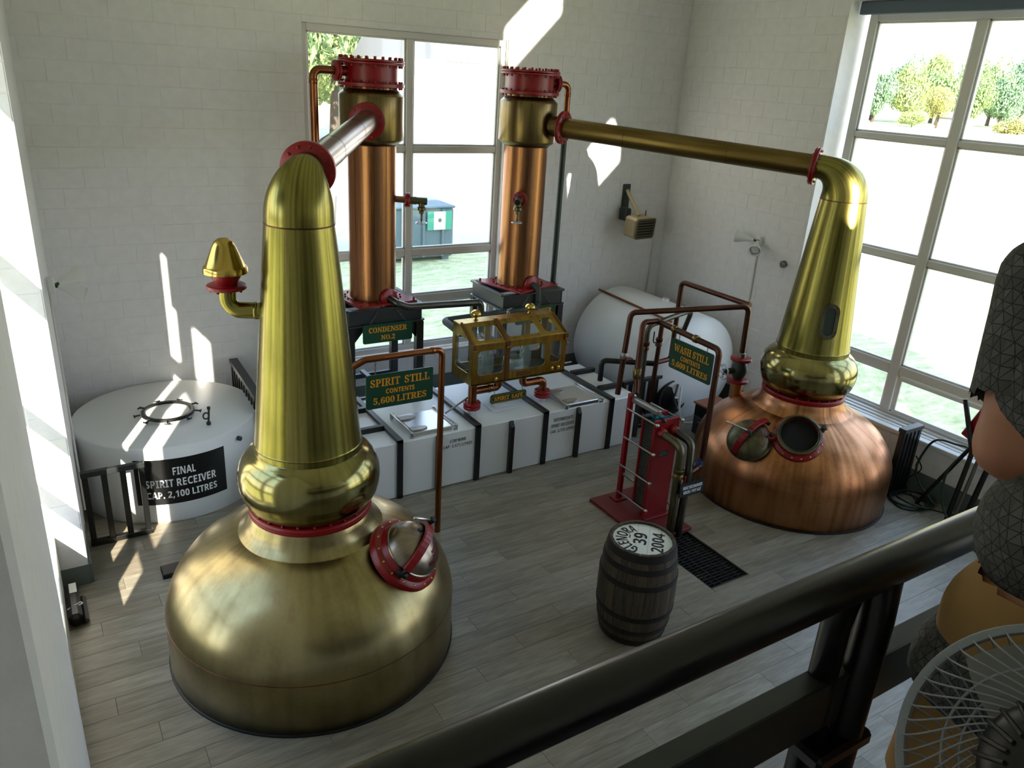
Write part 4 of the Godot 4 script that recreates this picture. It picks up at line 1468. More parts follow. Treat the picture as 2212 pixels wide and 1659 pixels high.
func tanks() -> void:
	for q in [["receiver_tank", "long white rectangular tank lettered for low wine, with black straps and a bright hatch", 2.0, 4.93], ["receiver_tank", "shorter white rectangular tank lettered for intermediate spirit, right of the brass safe", 4.935, 6.3]]:
		var x0: float = q[2]
		var x1: float = q[3]
		var t := thing(q[0], q[1], "tank", Vector3.ZERO, "white rectangular receivers")
		var first := x0 < 3.0
		part("body", bx(Vector3(x0, 0, TB), Vector3(x1, TY, TF), 0.012), M.tank_white, t)
		for x in ([3.04, 3.985, 4.9] if first else [5.885]):
			part("strap", bx(Vector3(x - 0.032, 0, TF), Vector3(x + 0.032, TY + 0.035, TF + 0.03), 0.003), M.black_steel, t)
			part("strap", bx(Vector3(x - 0.032, TY, TB - 0.02), Vector3(x + 0.032, TY + 0.04, TF + 0.03), 0.003), M.dark_grey_steel, t)
		for x in ([2.56, 3.49, 4.423] if first else [5.376]):
			var st := mb()
			slab(st, PackedVector2Array([Vector2(0, 0), Vector2(0.05, 0), Vector2(0.05, TY - 0.07), Vector2(0.012, TY - 0.005), Vector2(0, TY - 0.005)]), 0.05, Transform3D(Basis(Vector3(0, 0, 1), Vector3(0, 1, 0), Vector3(-1, 0, 0)), Vector3(x + 0.025, 0, TF)))
			part("stiffener", st, M.black_steel, t)
		if first:
			for z in [-7.14, -7.67]:
				part("strap", bx(Vector3(2.0, TY, z - 0.03), Vector3(3.01, TY + 0.06, z + 0.03), 0.003), M.black_steel, t)
			lettering(t, "LOW WINE", Transform3D(Basis(), Vector3(3.74, 0.55, TF + 0.001)), 0.2, 0.038)
			lettering(t, "CAP. 5,675 LITRES", Transform3D(Basis(), Vector3(3.74, 0.485, TF + 0.001)), 0.36, 0.04)
			hatch(t, Transform3D(Basis(), Vector3(3.465, TY, -7.08)))
			var ve := mb()
			lohi(ve, Vector3(4.35, TY, -7.38), Vector3(4.7, TY + 0.02, -7.05), 0.005)
			lohi(ve, Vector3(4.42, TY + 0.02, -7.3), Vector3(4.66, TY + 0.075, -7.1), 0.006)
			part("inspection_cover", ve, M.tank_white, t)
		else:
			for z in [-7.1, -7.69]:
				part("strap", bx(Vector3(5.917, TY, z - 0.03), Vector3(6.3, TY + 0.06, z + 0.03), 0.003), M.black_steel, t)
			lettering(t, "INTERMEDIATE", Transform3D(Basis(), Vector3(5.17, 0.545, TF + 0.001)), 0.29, 0.043)
			lettering(t, "SPIRIT RECEIVER", Transform3D(Basis(), Vector3(5.16, 0.47, TF + 0.001)), 0.34, 0.043)
			lettering(t, "CAP. 3,735 LITRES", Transform3D(Basis(), Vector3(5.17, 0.395, TF + 0.001)), 0.36, 0.043)
			hatch(t, Transform3D(Basis(), Vector3(5.46, TY, -7.04)))
	# ---- low black guard running on from the tank's end
	guard("slatted_guard", "low black slatted steel guard between the white tanks and the round tank's end", Vector3(6.32, 0, -7.1), Vector3(7.28, 0, -7.1), 0.72, 7, 0.05)
	# ---- horizontal cylinder in the corner
	var h := thing("storage_tank", "big white cylindrical tank lying on its side in the back right corner", "tank", Vector3(7.62, 0.66, -8.05))
	var R := 0.78
	var prof := V2([0.0, -1.0])
	for k in 8:
		var a := PI / 2 * (k + 1) / 8
		prof.append(Vector2(R * sin(a), -0.83 - 0.17 * cos(a)))
	for k in 8:
		var a := PI / 2 * k / 8
		prof.append(Vector2(R * cos(a), 0.86 + 0.2 * sin(a)))
	prof.append(Vector2(0, 1.06))
	var along := Transform3D(Basis(Vector3(1, 0, 0), Vector3(0, 0, 1), Vector3(0, -1, 0)), Vector3.ZERO)
	part("shell", lath(prof, 72, along), M.tank_white, h)
	for z in [-0.5, 0.55]:
		part("saddle", bx(Vector3(-0.55, -0.66, z - 0.06), Vector3(0.55, -0.5, z + 0.06), 0.01), M.black_steel, h)
	for z in [0.1, 0.58]:
		part("top_port", lath(V2([0.05, 0.0, 0.05, 0.06, 0.04, 0.06, 0.04, 0.0]), 20, Transform3D(Basis(), Vector3(0.08, 0.765, z))), M.tank_white, h)
	var mx := Transform3D(Basis(Vector3(1, 0, 0), Vector3(0, 0, 1), Vector3(0, -1, 0)), Vector3(-0.42, -0.28, 0.9))
	var mw := part("manway", lath(V2([0.2, 0.0, 0.255, 0.0, 0.26, 0.12, 0.235, 0.125, 0.23, 0.09, 0.0, 0.085]), 40, mx), M.gasket, h)
	part("manway_cover", lath(V2([0.22, 0.09, 0.222, 0.1, 0.16, 0.115, 0.0, 0.118]), 40, mx), M.plastic_black, mw)
	part("crossbar", tb([mx * Vector3(0.02, 0.15, -0.2), mx * Vector3(-0.03, 0.16, 0.0), mx * Vector3(0.05, 0.15, 0.14)], 0.016, 10), M.dull_steel, mw)
	part("grip", tb([mx * Vector3(-0.05, 0.17, -0.02), mx * Vector3(0.03, 0.17, 0.0)], 0.024, 10), M.dull_steel, mw)
	var rod := thing("copper_rod", "thin copper pipe lying along the top of the white cylindrical tank", "pipe", Vector3.ZERO)
	part("pipe", tb([Vector3(7.29, 1.392, -8.97), Vector3(7.23, 1.372, -7.3)], 0.017, 12), M.copper_pipe, rod)
	# white hose that hangs from the manway to the little cabinet
	solo("hose", tb(bend([Vector3(7.16, 0.6, -6.88), Vector3(7.12, 0.36, -6.83), Vector3(7.14, 0.12, -6.78), Vector3(7.3, 0.1, -6.72), Vector3(7.43, 0.28, -6.62)], 0.09, 5), 0.017, 10), M.plastic_white, "white hose looping in front of the round black manway to the small cabinet", "hose")
	# little cabinet
	var cb := thing("cabinet", "small dark cabinet with a stained wooden top between round tank and copper still", "cabinet", Vector3(7.43, 0, -6.52))
	part("body", bx(Vector3(-0.16, 0, -0.17), Vector3(0.24, 0.42, 0.17), 0.006), M.plastic_black, cb)
	part("top", bx(Vector3(-0.18, 0.42, -0.19), Vector3(0.26, 0.445, 0.19), 0.004), M.wood_edge, cb)
	part("drawer", bx(Vector3(-0.19, 0.03, -0.14), Vector3(-0.16, 0.26, 0.16), 0.006), M.dark_grey_steel, cb)
	part("handle", cy(Vector3(-0.2, 0.2, -0.04), Vector3(-0.2, 0.2, 0.06), 0.008, 8), M.dull_steel, cb)

	# ---- final receiver, the round white tank at the left
	var f := thing("receiver_tank", "round white upright tank with black ring hatch and black lettered panel", "tank", Vector3(1.005, 0, -8.2))
	part("body", lath(V2([0.0, 0.0, 0.895, 0.0, 0.9, 0.006, 0.9, 0.8, 0.892, 0.812, 0.88, 0.817, 0.0, 0.835]), 96), M.tank_white, f)
	var hx := Transform3D(Basis(), Vector3(0.0, 0.82, 0.12))
	part("hatch_cover", lath(V2([0.0, 0.0, 0.235, 0.0, 0.235, 0.03, 0.2, 0.042, 0.0, 0.06]), 48, hx), M.white_paint, f)
	var hr := part("hatch_ring", lath(V2([0.222, 0.03, 0.25, 0.025, 0.256, 0.03, 0.256, 0.055, 0.25, 0.06, 0.222, 0.056, 0.222, 0.03]), 56, hx), M.plastic_black, f)
	for k in 9:
		var a := 0.35 + TAU * k / 9
		var lug := mb()
		var p := hx * Vector3(cos(a) * 0.262, 0.045, sin(a) * 0.262)
		var e := hx * Vector3(cos(a) * 0.32, 0.04, sin(a) * 0.32)
		cyl(lug, p, e, 0.009, 8, 0.002)
		var side := Vector3(-sin(a), 0, cos(a)) * 0.028
		cyl(lug, e - side, e + side, 0.008, 8, 0.002)
		part("wing_nut", lug, M.plastic_black, hr)
	var vl := thing("vent_valve", "tiny black curled vent pipe standing on the round white tank's top", "valve", Vector3(1.32, 0.828, -7.66))
	part("base", cy(Vector3.ZERO, Vector3(0, 0.03, 0), 0.022, 12, 0.003), M.plastic_black, vl)
	var curl := []
	for k in 15:
		var a := TAU * k / 14.0
		curl.append(Vector3(-0.02 + 0.028 * cos(a), 0.1 + 0.034 * sin(a), 0.006 * sin(a * 0.5)))
	part("curl", tb(curl, 0.008, 8), M.plastic_black, vl)
	part("stem", tb([Vector3(0, 0.03, 0), Vector3(0.008, 0.1, 0), Vector3(0.012, 0.17, 0)], 0.01, 8), M.plastic_black, vl)
	part("cap", cy(Vector3(0.012, 0.165, 0), Vector3(0.012, 0.195, 0), 0.017, 10, 0.003), M.plastic_black, vl)
	var pa := deg_to_rad(52.0)
	part("side_plug", cy(Vector3(cos(pa) * 0.89, 0.7, sin(pa) * 0.89), Vector3(cos(pa) * 0.94, 0.7, sin(pa) * 0.94), 0.024, 14, 0.004), M.plastic_black, f)
	# wrapped black panel with white letters
	var pn := mb()
	var mid := deg_to_rad(92.0)
	var half := deg_to_rad(27.5)
	var cv := func(x: float, y: float, z: float) -> Vector3:
		var a := mid - x / 0.9
		return Vector3(cos(a) * (0.9 + z), 0.448 + y, sin(a) * (0.9 + z))
	for k in 24:
		var a := -0.9 * half + 1.8 * half * k / 24
		var b := -0.9 * half + 1.8 * half * (k + 1) / 24
		face(pn, [cv.call(a, -0.245, 0.002), cv.call(b, -0.245, 0.002), cv.call(b, 0.245, 0.002), cv.call(a, 0.245, 0.002)], Vector3(0, 0.448, 0))
	var pnl := part("sign_panel", pn, M.black_sign, f)
	for l in [["FINAL", 0.02, 0.11, 0.21, 0.082], ["SPIRIT RECEIVER", -0.01, -0.015, 0.66, 0.082], ["CAP. 2,100 LITRES", -0.01, -0.145, 0.66, 0.085]]:
		var t := mb()
		sheet_text(t, l[0], false, true, l[3], l[4], 0.002, func(x: float, y: float, z: float) -> Vector3: return cv.call(x + l[1], y + l[2], z + 0.003))
		part("lettering", t, M.white_letter, pnl)
	guard("slatted_guard", "black slatted steel guard in front of the round white tank's lettered panel", Vector3(0.11, 0, -7.2), Vector3(0.64, 0, -7.2), 0.77, 2, 0.055)
	# guard behind, seen along its top
	guard("slatted_guard", "tall black slatted steel guard seen end on behind the round white tank", Vector3(1.9, 0, -9.05), Vector3(1.86, 0, -7.75), 1.0, 9, 0.1)

func lettering(root: Node3D, s: String, xf: Transform3D, w: float, h: float) -> void:
	var t := mb()
	sheet_text(t, s, false, false, w, h, 0.0015, flat(xf))
	part("lettering", t, M.black_letter, root)

func hatch(root: Node3D, xf: Transform3D) -> void:
	var st := mb()
	box(st, Vector3(0, 0.025, 0), Vector3(0.46, 0.05, 0.5), 0.01, xf)
	var h := part("hatch", st, M.steel, root)
	for s in [-1, 1]:
		var r := mb()
		cyl(r, xf * Vector3(s * 0.265, 0.06, -0.29), xf * Vector3(s * 0.265, 0.06, 0.29), 0.012, 12, 0.002)
		cyl(r, xf * Vector3(s * 0.245, 0.035, -0.29), xf * Vector3(s * 0.245, 0.035, 0.29), 0.01, 12, 0.002)
		for z in [-0.28, 0.26]:
			box(r, Vector3(s * 0.262, 0.035, z), Vector3(0.04, 0.07, 0.025), 0.003, xf)
		part("clamp_bar", r, M.steel, h)
	for z in [-0.13, 0.17]:
		var l := mb()
		slab(l, PackedVector2Array([Vector2(-0.24, -0.045), Vector2(-0.13, -0.05), Vector2(-0.05, -0.02), Vector2(-0.05, 0.02), Vector2(-0.13, 0.05), Vector2(-0.24, 0.045)]), 0.014, xf * Transform3D(Basis(Vector3.RIGHT, -PI / 2), Vector3(0, 0.052, z)))
		part("hinge_leaf", l, M.dull_steel, h)

func guard(called: String, label: String, a: Vector3, b: Vector3, h: float, n: int, deep: float) -> void:
	var g := thing(called, label, "guard", a, "black slatted guards")
	var d := b - a
	var u := d.normalized()
	var xf := Transform3D(Basis(u, Vector3.UP, u.cross(Vector3.UP)), Vector3.ZERO)
	var L := d.length()
	for y in [0.03, h - 0.025]:
		var st := mb()
		box(st, Vector3(L / 2, y, 0), Vector3(L, 0.05, deep), 0.004, xf)
		part("rail", st, M.dark_grey_steel if y > 0.1 else M.black_steel, g)
	for k in n + 2:
		var st := mb()
		box(st, Vector3(lerpf(0.03, L - 0.03, float(k) / (n + 1)), h / 2, 0), Vector3(0.05, h - 0.1, deep * 0.7), 0.004, xf)
		part("slat", st, M.black_steel, g)

# ------------------------------------------------------------------ the brass safe and what hangs round it
func safe() -> void:
	var o := Vector3(4.05, 1.03, -7.08)
	var s := thing("spirit_safe", "glazed brass box with sloping lid standing on copper pipes above the white tanks", "spirit safe", o)
	var L := 1.28
	var D := 0.47
	var H := 0.475
	var RH := 0.64
	var rz := -0.3
	var brass: Material = M.safe_brass
	open_panel(s, "front_panel", Transform3D(), L, H, [[0.0, 0.46, 0.07, 0.42, 0.11, 0.4], [0.46, 1.02, 0.49, 0.985, 0.11, 0.4], [1.02, L, 1.06, 1.22, 0.13, 0.4]], brass)
	var sl := Vector3(0, RH - H, rz)
	var roof := Transform3D(Basis(Vector3.RIGHT, sl.normalized(), Vector3.RIGHT.cross(sl.normalized())), Vector3(0, H, 0))
	open_panel(s, "lid", roof, L, sl.length(), [[0.0, 0.46, 0.09, 0.42, 0.06, 0.28], [0.46, 0.98, 0.5, 0.93, 0.06, 0.28], [0.98, L, 1.01, 1.19, 0.06, 0.29]], brass)
	for q in [0.0, L]:
		var st := mb()
		# end panel with its window
		var xf := Transform3D(Basis(Vector3(0, 0, -1), Vector3(0, 1, 0), Vector3(1, 0, 0)), Vector3(q - 0.006, 0, 0))
		var n := 5
		var inner := rounded(0.34, 0.4, 0.06, n)
		var inn := PackedVector2Array()
		for p in inner:
			inn.append(p + Vector2(0.235, 0.32))
		var outer := PackedVector2Array()
		for k in n + 1:
			outer.append(Vector2(lerpf(D, -rz, float(k) / n) if k < n else -rz, RH))
		for k in n + 1:
			outer.append(Vector2(lerpf(-rz, 0.0, float(k) / n), lerpf(RH, H, float(k) / n)))
		for k in n + 1:
			outer.append(Vector2(0, 0))
		for k in n + 1:
			outer.append(Vector2(D, 0))
		plate_with_hole(st, outer, inn, 0.012, xf)
		var e := part("end_panel", st, brass, s)
		var g := mb()
		face(g, [xf * Vector3(0.05, 0.11, 0.006), xf * Vector3(0.42, 0.11, 0.006), xf * Vector3(0.42, 0.53, 0.006), xf * Vector3(0.05, 0.53, 0.006)], Vector3(-5 if q > 0.0 else 5, 0.3, -0.2))
		part("pane", g, M.safe_pane, e)
	open_panel(s, "back_panel", Transform3D(Basis(), Vector3(0, 0, -D + 0.006)), L, RH, [[0.0, 0.46, 0.07, 0.42, 0.11, 0.55], [0.46, 1.02, 0.49, 0.985, 0.11, 0.55], [1.02, L, 1.06, 1.22, 0.13, 0.55]], brass)
	part("tray", bx(Vector3(0.02, 0.0121, -D + 0.03), Vector3(L - 0.02, 0.0125, -0.02)), M.gasket, s)
	part("floor_panel", bx(Vector3(0, -0.012, -D), Vector3(L, 0.012, 0.006)), brass, s)
	part("top_panel", bx(Vector3(0, RH - 0.012, -D), Vector3(L, RH + 0.004, rz), 0.003), brass, s)
	part("eave", bx(Vector3(-0.01, H - 0.012, -0.012), Vector3(L + 0.01, H + 0.014, 0.016), 0.004), brass, s)
	# copper straps over the lid
	for x in [0.012, 0.46, L - 0.012]:
		var st := mb()
		box(st, Vector3(x, sl.length() / 2, 0.012), Vector3(0.055 if x > 0.1 and x < 1.0 else 0.03, sl.length() + 0.03, 0.014), 0.003, roof)
		var sp := part("strap", st, M.safe_copper, s)
		var h := mb()
		box(h, Vector3(x, H - 0.03, 0.016), Vector3(0.05, 0.09, 0.02), 0.004)
		cyl(h, Vector3(x - 0.03, H - 0.06, 0.026), Vector3(x + 0.03, H - 0.06, 0.026), 0.011, 10)
		part("hasp", h, M.safe_copper, sp)
	part("strap", bx(Vector3(0.435, 0.01, 0.004), Vector3(0.487, H - 0.05, 0.014), 0.003), M.safe_copper, s)
	var pk := mb()
	box(pk, Vector3(L + 0.015, H - 0.13, 0.02), Vector3(0.03, 0.05, 0.018), 0.006)
	tube(pk, [Vector3(L + 0.005, H - 0.11, 0.02), Vector3(L + 0.005, H - 0.075, 0.02), Vector3(L + 0.025, H - 0.075, 0.02), Vector3(L + 0.025, H - 0.11, 0.02)], 0.004, 8)
	part("padlock", pk, M.dull_steel, s)
	for q in [[0.24, -0.38], [1.0, -0.4]]:
		part("lid_knob", lath(V2([0.028, 0.0, 0.03, 0.008, 0.014, 0.02, 0.016, 0.035, 0.05, 0.05, 0.064, 0.065, 0.066, 0.08, 0.055, 0.105, 0.03, 0.122, 0.0, 0.128]), 28, Transform3D(Basis(), Vector3(q[0], RH, q[1]))), M.brass_bright, s)
	var vt := part("vent_cock", lath(V2([0.012, 0, 0.012, 0.03, 0.02, 0.035, 0.02, 0.06, 0.01, 0.065, 0.008, 0.09, 0.0, 0.09]), 12, Transform3D(Basis(), Vector3(0.67, RH, -0.37))), M.dull_steel, s)
	part("lever", cy(Vector3(0.65, RH + 0.085, -0.37), Vector3(0.72, RH + 0.1, -0.37), 0.007, 8), M.dull_steel, vt)
	for q in [[0.3, 0.05], [1.08, 0.07], [1.17, 0.07]]:
		part("turn_knob", lath(V2([0.008, 0, 0.01, 0.015, 0.022, 0.02, 0.024, 0.03, 0.015, 0.04, 0.0, 0.042]), 14, Transform3D(Basis(Vector3.RIGHT, PI / 2), Vector3(q[0], q[1], 0.006))), M.brass_bright, s)
	part("maker_plate", bx(Vector3(0.6, 0.03, 0.006), Vector3(0.8, 0.085, 0.0085), 0.001), M.safe_copper, s)
	var rv := mb()
	for k in 22:
		for y in [0.025, 0.45]:
			ball(rv, Vector3(0.03 + k * 0.058, y, 0.006), 0.004, 6)
	part("rivets", rv, M.safe_copper, s, true)
	# glass vessels inside
	var labels := ["tall glass jar behind the left pane of the brass safe", "second glass jar beside it behind the left pane of the brass safe", "wide round glass bowl behind the middle pane of the brass safe", "tall glass jar right of the bowl behind the middle pane", "straight glass beaker behind the narrow right pane of the brass safe"]
	var spots := [Vector3(0.17, 0.012, -0.18), Vector3(0.36, 0.012, -0.26), Vector3(0.68, 0.012, -0.2), Vector3(0.88, 0.012, -0.26), Vector3(1.14, 0.012, -0.2)]
	for i in 5:
		var j := thing("glass_vessel", labels[i], "glass vessel", o + spots[i], "glass vessels in the safe")
		var p: Array
		if i == 2:
			p = V2([0.0, 0.0, 0.06, 0.0, 0.13, 0.04, 0.145, 0.1, 0.12, 0.18, 0.115, 0.19, 0.11, 0.185, 0.135, 0.1, 0.12, 0.045, 0.055, 0.008, 0.0, 0.008])
		elif i == 4:
			p = V2([0.0, 0.1, 0.055, 0.1, 0.06, 0.105, 0.06, 0.28, 0.057, 0.28, 0.056, 0.108, 0.0, 0.106])
		else:
			p = V2([0.0, 0.0, 0.05, 0.0, 0.075, 0.05, 0.07, 0.2, 0.045, 0.3, 0.045, 0.34, 0.041, 0.34, 0.041, 0.3, 0.066, 0.2, 0.07, 0.05, 0.046, 0.006, 0.0, 0.006])
		part("bowl" if i == 2 else "jar", lath(p, 28), M.jar_glass, j)
		part("stand" if i == 4 else "foot", lath(V2([0.045, 0.0, 0.05, 0.004, 0.02, 0.02, 0.018, 0.1, 0.05, 0.104, 0.0, 0.105]) if i == 4 else V2([0.0, 0.0, 0.05, 0.0, 0.05, 0.004, 0.0, 0.004]), 20), M.brass_bright, j)
	# receiving pipes below
	var pa := thing("receiving_pipe", "copper pipe on a red flange carrying the brass safe's left end", "pipe", Vector3(4.11, 0, -7.15), "copper pipes under the brass safe")
	part("riser", tb([Vector3(0, 0.8, 0), Vector3(0, 1.02, 0)], 0.05, 24), M.copper_pipe, pa)
	part("branch", tb(bend([Vector3(0, 0.93, 0), Vector3(0.34, 0.93, 0.0), Vector3(0.34, 1.02, 0)], 0.07), 0.045, 24), M.copper_pipe, pa)
	part("socket", cy(Vector3(0.2, 0.93, 0), Vector3(0.24, 0.93, 0), 0.049, 24, 0.003), M.copper_pipe, pa)
	foot(pa)
	var pb := thing("receiving_pipe", "copper pipe with two elbows on a red flange, right of the hanging safe sign", "pipe", Vector3(5.076, 0, -7.13), "copper pipes under the brass safe")
	part("elbows", tb(bend([Vector3(0, 0.8, 0), Vector3(0, 0.93, 0), Vector3(-0.3, 0.93, 0), Vector3(-0.3, 1.02, 0)], 0.06), 0.046, 24), M.copper_pipe, pb)
	part("socket", cy(Vector3(-0.09, 0.93, 0), Vector3(-0.06, 0.93, 0), 0.05, 24, 0.003), M.copper_pipe, pb)
	foot(pb)
	solo("rod", tb([Vector3(3.78, 0.70, -7.18), Vector3(4.55, 0.985, -7.32), Vector3(5.62, 1.02, -7.32)], 0.011, 10), M.dull_steel, "thin grey rod slanting under the brass safe across the white tank", "rod")
	var sg := thing("sign", "narrow green sign with notched gold border hanging under the brass safe", "sign", Vector3.ZERO, "green hanging signs")
	var xf := Transform3D(Basis(), Vector3(4.53, 0.838, -7.03))
	var w := 0.245
	var h := 0.056
	var c := 0.022
	var st := mb()
	slab(st, PackedVector2Array([Vector2(-w, -h + c), Vector2(-w + c, -h), Vector2(w - c, -h), Vector2(w, -h + c), Vector2(w, h - c), Vector2(w - c, h), Vector2(-w + c, h), Vector2(-w, h - c)]), 0.012, xf * Transform3D(Basis(), Vector3(0, 0, -0.012)))
	var pn := part("panel", st, M.green_sign, sg)
	var bd := mb()
	var wi := w - 0.012
	var hi := h - 0.012
	var pts := [Vector3(-wi, -hi + c, 0), Vector3(-wi + c, -hi + c, 0), Vector3(-wi + c, -hi, 0), Vector3(wi - c, -hi, 0), Vector3(wi - c, -hi + c, 0), Vector3(wi, -hi + c, 0), Vector3(wi, hi - c, 0), Vector3(wi - c, hi - c, 0), Vector3(wi - c, hi, 0), Vector3(-wi + c, hi, 0), Vector3(-wi + c, hi - c, 0), Vector3(-wi, hi - c, 0), Vector3(-wi, -hi + c, 0)]
	for k in 12:
		var a: Vector3 = pts[k]
		var b: Vector3 = pts[k + 1]
		box(bd, (a + b) / 2, (a - b).abs() + Vector3(0.003, 0.003, 0.002), 0.0, xf)
	part("border", bd, M.gold_letter, pn)
	var t := mb()
	sheet_text(t, "SPIRIT  SAFE", true, true, 0.39, 0.05, 0.003, flat(xf * Transform3D(Basis(), Vector3(0, 0, 0.0003))))
	part("lettering", t, M.gold_letter, pn)
	for x in [-0.19, 0.19]:
		chain(sg, Vector3(4.53 + x, 0.89, -7.036), Vector3(4.53 + x, 1.02, -7.08), 6)

func open_panel(s: Node3D, called: String, xf: Transform3D, w: float, h: float, holes: Array, m: Material) -> void:
	# a sheet with rounded windows: filled round each window cell by cell
	var st := mb()
	var x := 0.0
	for hl in holes:
		var c0: float = hl[0]
		var c1: float = hl[1]
		if c0 > x:
			box(st, Vector3((x + c0) / 2, h / 2, 0), Vector3(c0 - x, h, 0.012), 0.0, xf)
		var n := 5
		var outer := PackedVector2Array()
		var iw: float = hl[3] - hl[2]
		var ih: float = hl[5] - hl[4]
		var inner := rounded(iw, ih, minf(0.045, ih * 0.25), n)
		var mid := Vector2((hl[2] + hl[3]) / 2, (hl[4] + hl[5]) / 2)
		var inn := PackedVector2Array()
		for p in inner:
			inn.append(p + mid)
		for q in 4:
			var cr := Vector2([c1, c0, c0, c1][q], [h, h, 0.0, 0.0][q])
			for k in n + 1:
				outer.append(cr)
		plate_with_hole(st, outer, inn, 0.012, xf * Transform3D(Basis(), Vector3(0, 0, -0.006)))
		x = c1
	if x < w:
		box(st, Vector3((x + w) / 2, h / 2, 0), Vector3(w - x, h, 0.012), 0.0, xf)
	var pn := part(called, st, m, s)
	for hl in holes:
		var g := mb()
		var c := Vector3((hl[2] + hl[3]) / 2, (hl[4] + hl[5]) / 2, -0.004)
		var hw: float = (hl[3] - hl[2]) / 2 + 0.01
		var hh: float = (hl[5] - hl[4]) / 2 + 0.01
		face(g, [xf * (c + Vector3(-hw, -hh, 0)), xf * (c + Vector3(hw, -hh, 0)), xf * (c + Vector3(hw, hh, 0)), xf * (c + Vector3(-hw, hh, 0))], xf * (c + Vector3(0, 0, -1)))
		part("pane", g, M.safe_pane, pn)

func foot(root: Node3D) -> void:
	part("stub", cy(Vector3(0, TY - 0.002, 0), Vector3(0, 0.72, 0), 0.05, 24), M.tank_white, root)
	for y in [0.72, 0.762]:
		part("flange", lath(V2([0.03, y, 0.096, y, 0.1, y + 0.004, 0.1, y + 0.034, 0.096, y + 0.038, 0.03, y + 0.038]), 32), M.red_paint, root)
	var b := mb()
	ring_bolts(b, Vector3(0, 0.712, 0), Vector3.UP, 0.08, 8, 0.009, 0.1)
	part("bolts", b, M.red_paint, root, true)

